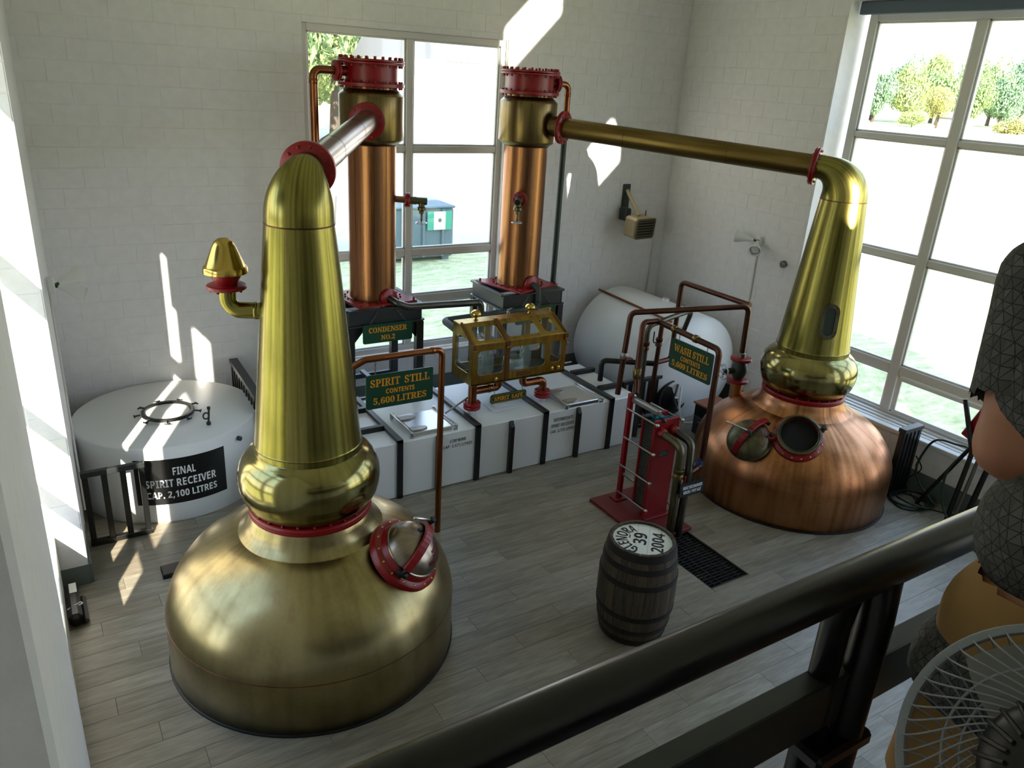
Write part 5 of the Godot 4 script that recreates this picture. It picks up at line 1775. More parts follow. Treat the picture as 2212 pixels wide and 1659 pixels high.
# ------------------------------------------------------------------ heat exchanger, its pipes, the hanging still signs
func exchanger() -> void:
	var e := thing("heat_exchanger", "red plate heat exchanger with grey plate pack on a dull red base", "heat exchanger", Vector3.ZERO)
	var bs := mb()
	lohi(bs, Vector3(4.88, 0.0, -5.8), Vector3(5.5, 0.035, -4.84), 0.004)
	part("base", bs, M.dull_red, e)
	var fp := part("front_plate", bx(Vector3(5.15, 0.035, -5.25), Vector3(5.48, 1.155, -5.215), 0.004), M.red_paint, e)
	part("foot_angle", bx(Vector3(5.13, 0.035, -5.215), Vector3(5.5, 0.05, -5.15), 0.003), M.red_paint, fp)
	part("back_plate", bx(Vector3(5.15, 0.12, -5.425), Vector3(5.48, 1.15, -5.4), 0.004), M.red_paint, e)
	for k in 24:
		var z := -5.398 + 0.0061 * k
		part("plate", bx(Vector3(5.165 + (0.004 if k % 2 else 0.0), 0.13, z), Vector3(5.465, 1.1, z + 0.0044), 0.0), M.dull_steel if k % 2 else M.gasket, e)
	var wv := mb()
	for j in 34:
		for k in 11:
			box(wv, Vector3(5.166, 0.16 + 0.0275 * j, -5.39 + 0.0132 * k), Vector3(0.006, 0.009, 0.007), 0.002)
	part("plate_corrugation", wv, M.dull_steel, e, true)
	part("post", bx(Vector3(5.155, 0.035, -5.69), Vector3(5.205, 1.29, -5.64), 0.004), M.red_paint, e)
	part("post_foot", bx(Vector3(5.1, 0.035, -5.73), Vector3(5.26, 0.05, -5.6), 0.003), M.dull_red, e)
	part("carrying_bar", bx(Vector3(5.17, 1.2, -5.66), Vector3(5.235, 1.262, -5.23), 0.014), M.dull_steel, e)
	part("guide_bar", bx(Vector3(5.17, 0.33, -5.68), Vector3(5.21, 0.36, -5.25), 0.006), M.dull_steel, e)
	for y in [1.125, 0.795, 0.46, 0.135]:
		for x in [5.15, 5.485]:
			var rod := part("tie_rod", cy(Vector3(x - 0.005 if x < 5.3 else x, y, -5.68), Vector3(x - 0.005 if x < 5.3 else x, y, -5.19), 0.0105, 10, 0.002), M.dull_steel, e)
			var nu := mb()
			ball(nu, Vector3(x - 0.005 if x < 5.3 else x, y, -5.185), 0.021, 12)
			part("cap_nut", nu, M.steel, rod)
	var pl := part("name_plate", bx(Vector3(5.24, 0.73, -5.215), Vector3(5.37, 0.8, -5.213)), M.black_sign, fp)
	for r in [[5.25, 0.775, 0.1, 0.016], [5.25, 0.74, 0.045, 0.026], [5.3, 0.747, 0.06, 0.02]]:
		part("print", bx(Vector3(r[0], r[1], -5.213), Vector3(r[0] + r[2], r[1] + r[3], -5.2126)), M.chain, pl)
	# gloves and rags thrown on top
	var gv := thing("rag_pile", "teal work gloves and dark rags heaped on the heat exchanger's top", "gloves", Vector3(5.31, 1.11, -5.32))
	var rg := RandomNumberGenerator.new()
	rg.seed = 17
	for k in 9:
		var pts := []
		var p := Vector3(rg.randf_range(-0.11, 0.08), 0.015 + rg.randf() * 0.02, rg.randf_range(-0.05, 0.05))
		var d := Vector3(rg.randfn(), 0.1, rg.randfn()).normalized() * 0.032
		for j in 4:
			pts.append(p + d * j + Vector3(0, 0.012 * sin(j * 1.2), 0))
		part("glove_finger" if k < 6 else "rag", tb(pts, [0.014, 0.018, 0.019, 0.014], 8), M.teal_cloth if k < 6 else M.plastic_black, gv)
	part("palm", tb([Vector3(-0.08, 0.02, 0.02), Vector3(-0.03, 0.035, -0.02), Vector3(0.03, 0.025, -0.03)], [0.02, 0.034, 0.022], 10), M.teal_cloth, gv)
	# ---- the pair of pipes from the front plate into the floor drain
	var p1 := thing("wash_pipe", "front one of two brown pipes curving down from the red exchanger to the floor", "pipe", Vector3.ZERO, "exchanger pipes")
	part("pipe", tb(bend([Vector3(5.22, 1.03, -5.2), Vector3(5.22, 1.0, -4.89), Vector3(5.22, -0.05, -4.875)], 0.09, 8), 0.042, 24), M.tin_green, p1)
	part("collar", cy(Vector3(5.22, 1.033, -5.215), Vector3(5.22, 1.025, -5.14), 0.052, 24, 0.004), M.red_paint, p1)
	part("union", lath(V2([0.044, 0.66, 0.053, 0.665, 0.053, 0.71, 0.049, 0.715, 0.054, 0.72, 0.054, 0.76, 0.044, 0.765]), 16, Transform3D(Basis(), Vector3(5.22, 0, -4.877))), M.brown_brass, p1)
	var p2 := thing("wash_pipe", "rear one of two brown pipes beside it, with a blue valve wheel", "pipe", Vector3.ZERO, "exchanger pipes")
	part("pipe", tb(bend([Vector3(5.385, 1.03, -5.2), Vector3(5.385, 1.0, -4.92), Vector3(5.33, 0.72, -4.85), Vector3(5.31, -0.05, -4.85)], 0.09, 8), 0.04, 24), M.grey_pipe, p2)
	part("collar", cy(Vector3(5.385, 1.033, -5.215), Vector3(5.385, 1.025, -5.14), 0.052, 24, 0.004), M.red_paint, p2)
	var vb := part("valve_body", cy(Vector3(5.34, 0.78, -4.85), Vector3(5.42, 0.8, -4.87), 0.035, 14, 0.005), M.iron, p2)
	part("handwheel", handwheel(Transform3D(frame_of(Vector3(1, 0.05, 0.3)), Vector3(5.46, 0.795, -4.84)), 0.045), M.blue_paint, vb)
	part("lever", bx(Vector3(5.255, 0.56, -4.83), Vector3(5.275, 0.7, -4.815), 0.004), M.red_paint, p2)
	var sg := thing("sign", "small dark sign with white lettering fixed across the two exchanger pipes", "sign", Vector3.ZERO)
	board(sg, Transform3D(Basis(), Vector3(5.36, 0.555, -4.795)), 0.335, 0.155, [["HEAT EXCHANGER", 0.0, 0.025, 0.265, 0.036, false], ["WASH / POT ALE", 0.0, -0.028, 0.24, 0.036, false]], "black_sign", "white_letter", 0.006)
	# ---- copper pipe that carries the wash still sign
	var w := thing("wash_pipe", "tall copper pipe frame in front of the open still, carrying a green sign", "pipe", Vector3.ZERO, "wash copper pipes")
	part("pipe", tb(bend([Vector3(5.34, 0.69, -4.86), Vector3(5.6, 0.69, -4.945), Vector3(5.6, 1.95, -4.95), Vector3(5.6, 1.98, -5.85)], 0.06), 0.031, 20), M.old_copper, w)
	for q in [Vector3(5.6, 1.962, -5.25), Vector3(5.6, 1.972, -5.56)]:
		part("coupling", cy(q, q + Vector3(0, 0.0015, -0.055), 0.041, 20, 0.006), M.brown_brass, w)
	for z in [-5.5, -5.18]:
		pass
	var ws := thing("sign", "green sign with gold lettering hanging from the copper pipe in front of the open still", "sign", Vector3.ZERO, "green hanging signs")
	board(ws, Transform3D(Basis(Vector3(0, 0, 1), Vector3.UP, Vector3(-1, 0, 0)), Vector3(5.6, 1.715, -5.31)), 0.6, 0.325, [["WASH STILL", 0.0, 0.075, 0.5, 0.075, true], ["CONTENTS", 0.0, -0.015, 0.28, 0.05, false], ["5,600 LITRES", 0.0, -0.1, 0.51, 0.075, true]])
	for z in [-5.5, -5.1]:
		chain(ws, Vector3(5.594, 1.87, z), Vector3(5.594, 1.96, z), 4)
	# ---- run across to the still's charging valve
	var r := thing("wash_pipe", "long brown pipe bridging from the exchanger's risers to the still's charging valve", "pipe", Vector3.ZERO, "wash copper pipes")
	part("pipe", tb(bend([Vector3(5.6, 0.95, -6.36), Vector3(5.66, 1.93, -6.36), Vector3(6.95, 2.02, -5.82), Vector3(6.95, 1.36, -5.8)], 0.07), 0.032, 20), M.old_copper, r)
	part("coupling", cy(Vector3(5.632, 1.46, -6.36), Vector3(5.628, 1.38, -6.36), 0.045, 16, 0.008), M.dull_steel, r)
	part("union", lath(V2([0.03, 1.4, 0.042, 1.405, 0.042, 1.46, 0.03, 1.465]), 16, Transform3D(Basis(), Vector3(6.95, 0, -5.8))), M.dull_steel, r)
	var r2 := thing("wash_pipe", "second brown riser just right of the first, teeing into the sign pipe", "pipe", Vector3.ZERO, "wash copper pipes")
	part("pipe", tb(bend([Vector3(5.24, 1.29, -5.66), Vector3(5.27, 1.52, -5.72), Vector3(5.4, 1.99, -5.86), Vector3(5.6, 1.985, -5.85)], 0.06), 0.031, 20), M.old_copper, r2)
	part("coupling", cy(Vector3(5.26, 1.43, -5.70), Vector3(5.27, 1.54, -5.725), 0.044, 16, 0.008), M.brown_brass, r2)
	var r3 := thing("wash_pipe", "brown pipe stepping along the wall behind the white cylinder's near end", "pipe", Vector3.ZERO, "wash copper pipes")
	part("pipe", tb(bend([Vector3(6.97, 2.03, -5.83), Vector3(6.97, 2.03, -6.95), Vector3(6.96, 1.0, -6.95), Vector3(6.7, 0.98, -6.95)], 0.06), 0.032, 20), M.old_copper, r3)
	var r4 := thing("wash_pipe", "grey goose-neck pipe with two lever taps in front of the white cylinder", "pipe", Vector3.ZERO, "wash copper pipes")
	part("riser", tb(bend([Vector3(6.45, 0.0, -6.9), Vector3(6.45, 1.52, -6.9), Vector3(6.85, 1.6, -6.9), Vector3(7.25, 1.62, -6.98), Vector3(7.3, 1.3, -7.12)], 0.1), 0.032, 20), M.grey_pipe, r4)
	part("riser", tb([Vector3(6.66, 0.0, -6.92), Vector3(6.68, 1.56, -6.9)], 0.03, 20), M.old_copper, r4)
	for q in [Vector3(6.45, 1.26, -6.9), Vector3(6.675, 1.28, -6.91)]:
		var tp := part("tap", lath(V2([0.03, -0.06, 0.045, -0.05, 0.045, -0.02, 0.036, 0.0, 0.045, 0.02, 0.045, 0.05, 0.03, 0.06]), 16, Transform3D(Basis(), q)), M.old_copper, r4)
		part("lever", tb([q + Vector3(-0.04, 0, 0), q + Vector3(-0.085, 0.0, 0), q + Vector3(-0.1, 0.03, 0), q + Vector3(-0.1, 0.15, 0)], 0.008, 8), M.iron, tp)
	var r5 := thing("wash_pipe", "black bent pipe with a red tap handle beside the low slatted guard", "pipe", Vector3.ZERO, "wash copper pipes")
	part("pipe", tb(bend([Vector3(6.1, 0.7, -7.3), Vector3(6.1, 0.98, -7.3), Vector3(6.72, 0.95, -7.0)], 0.06), 0.035, 16), M.plastic_black, r5)
	part("tap_handle", bx(Vector3(6.36, 0.985, -7.2), Vector3(6.48, 1.01, -7.13), 0.006), M.red_paint, r5)
	# ---- copper pipe behind the near still with its sign
	var c := thing("sign_pipe", "orange copper pipe standing behind the near still, bent over to carry a green sign", "pipe", Vector3.ZERO)
	part("pipe", tb(bend([Vector3(3.11, 0.0, -6.0), Vector3(3.11, 1.945, -6.0), Vector3(2.36, 1.945, -6.0), Vector3(2.13, 1.8, -6.08)], 0.06), 0.03, 24), M.copper_pipe, c)
	part("socket", cy(Vector3(3.03, 1.945, -6.0), Vector3(2.99, 1.945, -6.0), 0.0335, 24, 0.002), M.copper_pipe, c)
	var sp := thing("sign", "largest green sign with gold lettering, hanging beside the near still's neck", "sign", Vector3.ZERO, "green hanging signs")
	board(sp, Transform3D(Basis(), Vector3(2.69, 1.63, -5.99)), 0.655, 0.325, [["SPIRIT  STILL", 0.0, 0.083, 0.575, 0.072, true], ["CONTENTS", 0.0, -0.008, 0.28, 0.045, false], ["5,600 LITRES", 0.0, -0.096, 0.52, 0.074, true]])
	for x in [2.45, 2.92]:
		chain(sp, Vector3(x, 1.785, -5.996), Vector3(x, 1.915, -5.985), 6)

# ------------------------------------------------------------------ things standing about the floor
func floor_things() -> void:
	# ---- cask
	var b := thing("barrel", "dark weathered oak barrel with a white hand-lettered head, standing in the middle of the floor", "barrel", Vector3(3.93, 0, -3.95))
	var H := 0.875
	var rad := func(t: float) -> float: return 0.268 + 0.058 * (1.0 - pow(2.0 * t - 1.0, 2.0))
	var n := 24
	for k in n:
		var st := mb()
		var a0 := TAU * (k + 0.015) / n
		var a1 := TAU * (k + 0.985) / n
		var rows := 10
		for j in rows:
			var t0 := float(j) / rows
			var t1 := float(j + 1) / rows
			var r0: float = rad.call(t0)
			var r1: float = rad.call(t1)
			for h in 2:
				var b0 := lerpf(a0, a1, h * 0.5)
				var b1 := lerpf(a0, a1, h * 0.5 + 0.5)
				var P := func(a: float, r: float, y: float) -> Vector3: return Vector3(cos(a) * r, y, sin(a) * r)
				var u0 := (float(k) + h * 0.5) * 0.09
				face(st, [P.call(b0, r0, t0 * H), P.call(b1, r0, t0 * H), P.call(b1, r1, t1 * H), P.call(b0, r1, t1 * H)], Vector3(0, (t0 + t1) * H / 2, 0), [Vector2(u0, t0), Vector2(u0 + 0.045, t0), Vector2(u0 + 0.045, t1), Vector2(u0, t1)])
		# chime, the stave's end above the head
		var R := 0.268
		for q in [[R, R - 0.024, H], [R - 0.024, R - 0.026, H - 0.03]]:
			var P2 := func(a: float, r: float, y: float) -> Vector3: return Vector3(cos(a) * r, y, sin(a) * r)
			if q[2] == H:
				face(st, [P2.call(a0, q[0], H), P2.call(a1, q[0], H), P2.call(a1, q[1], H), P2.call(a0, q[1], H)], Vector3(0, 0, 0))
			else:
				face(st, [P2.call(a0, q[0], H), P2.call(a1, q[0], H), P2.call(a1, q[1], H - 0.03), P2.call(a0, q[1], H - 0.03)], Vector3(cos(a0), H, sin(a0)))
		part("stave", st, M["stave_%d" % ((k * 5) % 3)], b)
	for h in [[0.005, 0.06], [0.12, 0.165], [0.265, 0.31], [0.57, 0.615], [0.71, 0.755], [0.81, 0.868]]:
		var p := []
		for e in [[0, -0.004], [0, 0.005], [0.5, 0.0055], [1, 0.005], [1, -0.004]]:
			var y: float = lerpf(h[0], h[1], e[0])
			p.append(Vector2(rad.call(y / H) + e[1], y))
		var hp := part("hoop", lath(p, 56), M.hoop, b)
		var rv := mb()
		for dy in [0.25, 0.75]:
			var y: float = lerpf(h[0], h[1], dy)
			ball(rv, Vector3(-cos(0.6) * (rad.call(y / H) + 0.004), y, sin(0.6) * (rad.call(y / H) + 0.004)), 0.008, 8)
		part("rivets", rv, M.hoop, hp, true)
	# head: five boards painted white
	var U := Vector3(0.707, 0, -0.707)
	var V := Vector3(-0.707, 0, -0.707)
	var hx := Transform3D(Basis(U, V, Vector3.UP), Vector3(0, H - 0.02, 0))
	var lead: MeshInstance3D
	for k in 5:
		var v0 := -0.244 + 0.488 * k / 5
		var v1 := -0.244 + 0.488 * (k + 1) / 5 - 0.0012
		var o := PackedVector2Array()
		for e in [[v0, 1], [v1, -1]]:
			for j in 9:
				var v: float = lerpf(v0, v1, j / 8.0) if e[1] > 0 else lerpf(v1, v0, j / 8.0)
				o.append(Vector2(e[1] * sqrt(maxf(0.0, 0.244 * 0.244 - v * v)), v))
		var clean := PackedVector2Array()
		for q in o:
			if clean.is_empty() or clean[-1].distance_to(q) > 1e-4:
				clean.append(q)
		if clean[0].distance_to(clean[-1]) < 1e-4:
			clean.remove_at(clean.size() - 1)
		var st := mb()
		slab(st, clean, 0.012, hx * Transform3D(Basis(), Vector3(0, 0, -0.012)))
		var hb := part("head_board", st, M.white_paint, b)
		if k == 2:
			lead = hb
	var ink := mb()
	sheet_text(ink, "GLENORA", false, true, 2.55, 0.095, 0.001, func(x: float, y: float, z: float) -> Vector3:
		var a := PI / 2 + 0.12 - x
		return hx * Vector3(cos(a) * (0.172 + y), sin(a) * (0.172 + y), z + 0.0006))
	sheet_text(ink, "39", false, true, 0.17, 0.11, 0.001, flat(hx * Transform3D(Basis(), Vector3(0.01, 0.02, 0.0006))))
	sheet_text(ink, "2004", false, true, 0.29, 0.1, 0.001, flat(hx * Transform3D(Basis(), Vector3(-0.005, -0.125, 0.0006))))
	box(ink, Vector3(0.02, 0.105, 0.001), Vector3(0.045, 0.01, 0.001), 0.0, hx)
	part("lettering", ink, M.black_letter, lead)
	# ---- drain grate
	var g := thing("floor_grate", "black steel bar grating set in the floor between barrel and copper still", "grate", Vector3(4.945, -0.004, -4.86))
	for q in [[Vector3(0, -0.02, 0), Vector3(0.014, 0, 0.86)], [Vector3(0.486, -0.02, 0), Vector3(0.5, 0, 0.86)], [Vector3(0.014, -0.02, 0), Vector3(0.486, 0, 0.014)], [Vector3(0.014, -0.02, 0.846), Vector3(0.486, 0, 0.86)]]:
		part("frame_bar", bx(q[0], q[1], 0.002), M.black_steel, g)
	for k in 21:
		part("bar", bx(Vector3(0.014, -0.034, 0.05 + 0.039 * k), Vector3(0.486, -0.012, 0.057 + 0.039 * k)), M.dark_grey_steel, g)
	for k in 5:
		part("cross_bar", bx(Vector3(0.085 + 0.08 * k, -0.02, 0.014), Vector3(0.091 + 0.08 * k, -0.011, 0.846)), M.dark_grey_steel, g)
	# ---- black case by the left wall
	var c := thing("case", "black floor case with a pale label tag against the left wall ledge", "case", Vector3(-0.145, 0, -6.5))
	part("body", bx(Vector3(0, 0, 0), Vector3(0.1, 0.12, 0.5), 0.03), M.plastic_black, c)
	part("side_wedge", bx(Vector3(0.09, 0, 0.12), Vector3(0.14, 0.06, 0.5), 0.025), M.dark_grey_steel, c)
	part("label", bx(Vector3(0.03, 0.12, 0.03), Vector3(0.085, 0.124, 0.17), 0.001), M.plastic_white, c)
	part("hook", tb(bend([Vector3(0.0, 0.1, 0.36), Vector3(0.1, 0.13, 0.34), Vector3(0.115, 0.13, 0.37), Vector3(0.08, 0.13, 0.38)], 0.015, 4), 0.006, 8), M.plastic_white, c)
	solo("floor_box", bx(Vector3(0.6, 0, -6.52), Vector3(0.82, 0.05, -6.36), 0.006), M.plastic_black, "small black box on the floor just behind the near still's left side", "box")
	# ---- clutter below the right window
	guard("slatted_guard", "black slatted steel guard between the open copper still and the right window", Vector3(8.14, 0, -4.36), Vector3(8.5, 0, -4.36), 0.86, 3, 0.09)
	var fr := thing("trolley", "black steel tube trolley with a red back panel under the right window", "trolley", Vector3.ZERO)
	part("leg", tb(bend([Vector3(8.2, 0.0, -3.66), Vector3(8.25, 0.87, -3.63), Vector3(8.27, 1.4, -3.86)], 0.06), 0.026, 12), M.black_steel, fr)
	part("leg", tb([Vector3(8.34, 0.0, -3.55), Vector3(8.34, 0.86, -3.46)], 0.03, 12), M.black_steel, fr)
	part("brace", tb([Vector3(8.27, 0.03, -4.05), Vector3(8.26, 0.95, -3.65)], 0.022, 12), M.black_steel, fr)
	part("inner_post", tb([Vector3(8.32, 0.02, -3.64), Vector3(8.34, 0.9, -3.58)], 0.02, 12), M.dull_steel, fr)
	var pn := mb()
	box(pn, Vector3.ZERO, Vector3(0.03, 0.4, 0.2), 0.01, Transform3D(Basis(Vector3.RIGHT, 0.35), Vector3(8.31, 1.16, -3.66)))
	part("panel", pn, M.red_paint, fr)
	var pw := mb()
	box(pw, Vector3.ZERO, Vector3(0.03, 0.4, 0.03), 0.006, Transform3D(Basis(Vector3.RIGHT, 0.35), Vector3(8.315, 1.16, -3.545)))
	part("panel_edge", pw, M.plastic_white, fr)
	var jg := thing("spray_bottle", "white plastic pump bottle with a black head standing at the right wall's foot", "bottle", Vector3(8.47, 0, -3.42))
	part("tank", lath(V2([0.0, 0.0, 0.085, 0.0, 0.095, 0.012, 0.098, 0.16, 0.085, 0.22, 0.05, 0.26, 0.038, 0.27, 0.0, 0.27]), 28), M.plastic_white, jg)
	part("collar", lath(V2([0.0, 0.268, 0.045, 0.268, 0.05, 0.275, 0.05, 0.3, 0.03, 0.31, 0.0, 0.31]), 20), M.plastic_black, jg)
	part("pump_handle", tb(bend([Vector3(-0.07, 0.34, 0.05), Vector3(-0.02, 0.33, 0.0), Vector3(0.06, 0.36, -0.03), Vector3(0.02, 0.4, 0.02), Vector3(-0.05, 0.38, 0.05)], 0.02, 3), 0.018, 8), M.plastic_black, jg)
	part("spray_tube", tb([Vector3(-0.05, 0.3, 0.03), Vector3(-0.11, 0.22, 0.05), Vector3(-0.115, 0.1, 0.04), Vector3(-0.1, 0.02, 0.03)], 0.006, 6), M.gunmetal, jg)
	var hs := []
	for k in 62:
		var t := k / 61.0
		var a := t * TAU * 3.2
		hs.append(Vector3(8.27 + (0.2 + 0.04 * sin(a * 0.7)) * cos(a), 0.018 + 0.02 * floorf(t * 3.0) + 0.01 * sin(a * 1.7), -4.12 + (0.2 + 0.03 * cos(a * 1.3)) * sin(a)))
	hs.append_array([Vector3(8.4, 0.3, -4.22), Vector3(8.44, 0.62, -4.2), Vector3(8.44, 0.78, -4.1), Vector3(8.42, 0.82, -3.9), Vector3(8.36, 0.86, -3.72), Vector3(8.3, 0.78, -3.66)])
	solo("garden_hose", tb(smooth(hs, 3), 0.013, 10), M.hose_green, "green garden hose coiled on the floor and looped up below the right window", "hose")
	var h2 := [Vector3(8.24, 0.8, -3.72), Vector3(8.2, 0.55, -3.8), Vector3(8.16, 0.25, -3.74), Vector3(8.1, 0.06, -3.55), Vector3(8.0, 0.014, -3.3), Vector3(7.84, 0.014, -3.0), Vector3(7.8, 0.014, -2.7), Vector3(7.86, 0.014, -2.3)]
	solo("garden_hose", tb(smooth(h2, 5), 0.013, 10), M.hose_green, "green hose strand hanging from the trolley and running along the floor towards the balcony", "hose")
	var h3 := [Vector3(8.42, 0.5, -4.28), Vector3(8.46, 0.35, -4.2), Vector3(8.4, 0.16, -4.3), Vector3(8.3, 0.02, -4.05), Vector3(8.35, 0.012, -3.86), Vector3(8.45, 0.012, -3.7), Vector3(8.5, 0.012, -3.45)]
	solo("power_cable", tb(smooth(h3, 5), 0.007, 8), M.cable_black, "thin black cable trailing from the guard along the right wall's skirting", "cable")

func smooth(p: Array, n: int) -> Array:
	var c := Curve3D.new()
	for i in p.size():
		var d: Vector3 = (p[mini(i + 1, p.size() - 1)] - p[maxi(i - 1, 0)]) / 6.0
		c.add_point(p[i], -d, d)
	var out := []
	for i in (p.size() - 1) * n + 1:
		out.append(c.samplef(float(i) / n))
	return out

# ------------------------------------------------------------------ on the walls
func cone_lamp(root: Node3D, at: Vector3, d: Vector3, L: float, R: float) -> void:
	var xf := Transform3D(frame_of(d), at)
	var sh := part("shade", lath(V2([0.0, 0.0, 0.02, 0.0, 0.024, 0.02, 0.03, 0.05, R * 0.62, L * 0.55, R * 0.9, L * 0.82, R, L, R - 0.006, L, R * 0.85, L * 0.82, R * 0.55, L * 0.55, 0.0, L * 0.4]), 28, xf), M.plastic_white, root)
	var bl := mb()
	lathe(bl, V2([0.02, L * 0.42, 0.035, L * 0.6, 0.06, L * 0.78, 0.05, L * 0.86, 0.0, L * 0.89]), 20, xf)
	part("bulb", bl, M.plastic_white, sh)
	part("swivel", tb([xf * Vector3(0, 0.01, 0), xf * Vector3(0, -0.035, 0)], 0.014, 10), M.gunmetal, root)

func wall_things() -> void:
	# ---- unit heater
	var h := thing("unit_heater", "cream louvred unit heater on an angled arm, high in the back right corner", "heater", Vector3(7.74, 2.36, -8.68))
	h.rotation = Vector3(0.1, 0.12, 0)
	part("casing", bx(Vector3(-0.2, -0.15, -0.2), Vector3(0.2, 0.15, 0.06), 0.035), M.cream, h)
	var rm := mb()
	plate_with_hole(rm, rounded(0.4, 0.3, 0.04), rounded(0.35, 0.25, 0.03), 0.012, Transform3D(Basis(), Vector3(0, 0, 0.058)))
	part("grille_frame", rm, M.cream_dark, h)
	part("grille_back", bx(Vector3(-0.175, -0.125, 0.058), Vector3(0.175, 0.125, 0.061)), M.dark_inside, h)
	for k in 6:
		var st := mb()
		box(st, Vector3.ZERO, Vector3(0.35, 0.03, 0.008), 0.002, Transform3D(Basis(Vector3.RIGHT, 0.7), Vector3(0, -0.1 + 0.04 * k, 0.064)))
		part("louvre", st, M.cream_dark, h)
	part("cable", tb(smooth([Vector3(0.12, 0.15, -0.08), Vector3(0.2, 0.2, -0.16), Vector3(0.32, 0.14, -0.26), Vector3(0.44, 0.03, -0.36)], 5), 0.008, 8), M.gunmetal, h)
	var ar := mb()
	var a := Vector3(7.68, 2.53, -8.72)
	var c := Vector3(7.72, 2.84, -9.08)
	tube(ar, [a, c], 0.035, 4)
	var hm := part("arm", ar, M.cream, h)
	hm.transform = h.transform.affine_inverse()
	var wp := part("wall_plate", bx(Vector3(7.66, 2.5, -9.118), Vector3(7.79, 2.93, -9.09), 0.006), M.gunmetal, h)
	wp.transform = h.transform.affine_inverse()
	var mb2 := part("motor_box", bx(Vector3(7.6, 2.42, -9.09), Vector3(7.72, 2.6, -8.92), 0.02), M.gunmetal, h)
	mb2.transform = h.transform.affine_inverse()
	var jb := thing("junction_box", "round white junction box beside the heater with a conduit running down the corner", "junction box", Vector3(8.37, 2.335, BACK + 0.003))
	part("box", lath(V2([0.0, 0.0, 0.075, 0.0, 0.08, 0.006, 0.08, 0.045, 0.075, 0.05, 0.0, 0.052]), 28, Transform3D(Basis(Vector3.RIGHT, PI / 2), Vector3.ZERO)), M.plastic_white, jb)
	part("conduit", tb([Vector3(0.01, -0.07, 0.02), Vector3(0.01, -2.0, 0.02)], 0.012, 10), M.window_white, jb)
	# ---- twin flood lamps
	var l1 := thing("flood_lamp", "white double-cone flood lamp on the left pier", "lamp", Vector3(0.1, 2.43, -7.5), "double-cone flood lamps")
	part("back_box", bx(Vector3(0.0, -0.06, -0.06), Vector3(0.06, 0.06, 0.06), 0.012), M.plastic_white, l1)
	cone_lamp(l1, Vector3(0.09, 0.0, -0.02), Vector3(0.75, 0.22, -0.35), 0.21, 0.075)
	cone_lamp(l1, Vector3(0.085, -0.015, 0.03), Vector3(0.85, -0.32, 0.3), 0.21, 0.075)
	part("conduit", tb([Vector3(0.012, -0.06, 0), Vector3(0.012, -2.2, 0)], 0.01, 10), M.window_white, l1)
	var l2 := thing("flood_lamp", "white double-cone flood lamp on the right wall with a conduit below", "lamp", Vector3(RIGHT - 0.003, 2.425, -7.2), "double-cone flood lamps")
	part("back_box", bx(Vector3(-0.06, -0.06, -0.06), Vector3(0.0, 0.06, 0.06), 0.012), M.plastic_white, l2)
	cone_lamp(l2, Vector3(-0.09, 0.0, -0.03), Vector3(-0.42, 0.08, -0.8), 0.25, 0.085)
	cone_lamp(l2, Vector3(-0.085, -0.01, 0.04), Vector3(-0.6, -0.32, 0.42), 0.24, 0.085)
	part("conduit", tb([Vector3(-0.012, -0.06, 0), Vector3(-0.012, -2.1, 0)], 0.012, 10), M.window_white, l2)
	solo("wall_knob", cy(Vector3(RIGHT, 2.2, -6.72), Vector3(RIGHT - 0.06, 2.2, -6.72), 0.045, 16, 0.01), M.chain, "small round grey knob on the right wall just left of the open still's neck", "knob")

# ------------------------------------------------------------------ balcony
func balcony() -> void:
	var f := struct("floor_001")
	part("slab", bx(Vector3(LEFT, 2.42, -0.6), Vector3(6.2, 2.6, FRONT), 0.005), M.dark_grey_steel, f)
	var r := thing("railing", "glossy black railing with round top rail running across the lower right foreground", "railing", Vector3.ZERO)
	part("top_rail", tb([Vector3(LEFT + 0.25, 3.526, -0.62), Vector3(6.15, 3.526, -0.62)], 0.036, 32), M.rail_black, r)
	part("mid_rail", bx(Vector3(LEFT + 0.25, 3.214, -0.645), Vector3(6.15, 3.326, -0.6), 0.003), M.dark_grey_steel, r)
	part("low_rail", bx(Vector3(LEFT + 0.25, 2.72, -0.645), Vector3(6.15, 2.82, -0.6), 0.003), M.dark_grey_steel, r)
	for x in [-0.1, 1.165, 2.9, 4.5, 6.1]:
		var p := part("post", tb([Vector3(x - 0.045, 2.56, -0.625), Vector3(x - 0.045, 3.44, -0.625), Vector3(x - 0.04, 3.51, -0.62)], 0.026, 20), M.rail_black, r)
		part("post", tb([Vector3(x + 0.03, 2.56, -0.6), Vector3(x + 0.03, 3.44, -0.6), Vector3(x + 0.045, 3.51, -0.615)], [0.033, 0.033, 0.036], 20), M.rail_black, r)
		part("clamp", bx(Vector3(x - 0.085, 3.15, -0.66), Vector3(x + 0.075, 3.185, -0.565), 0.008), M.rail_black, p)

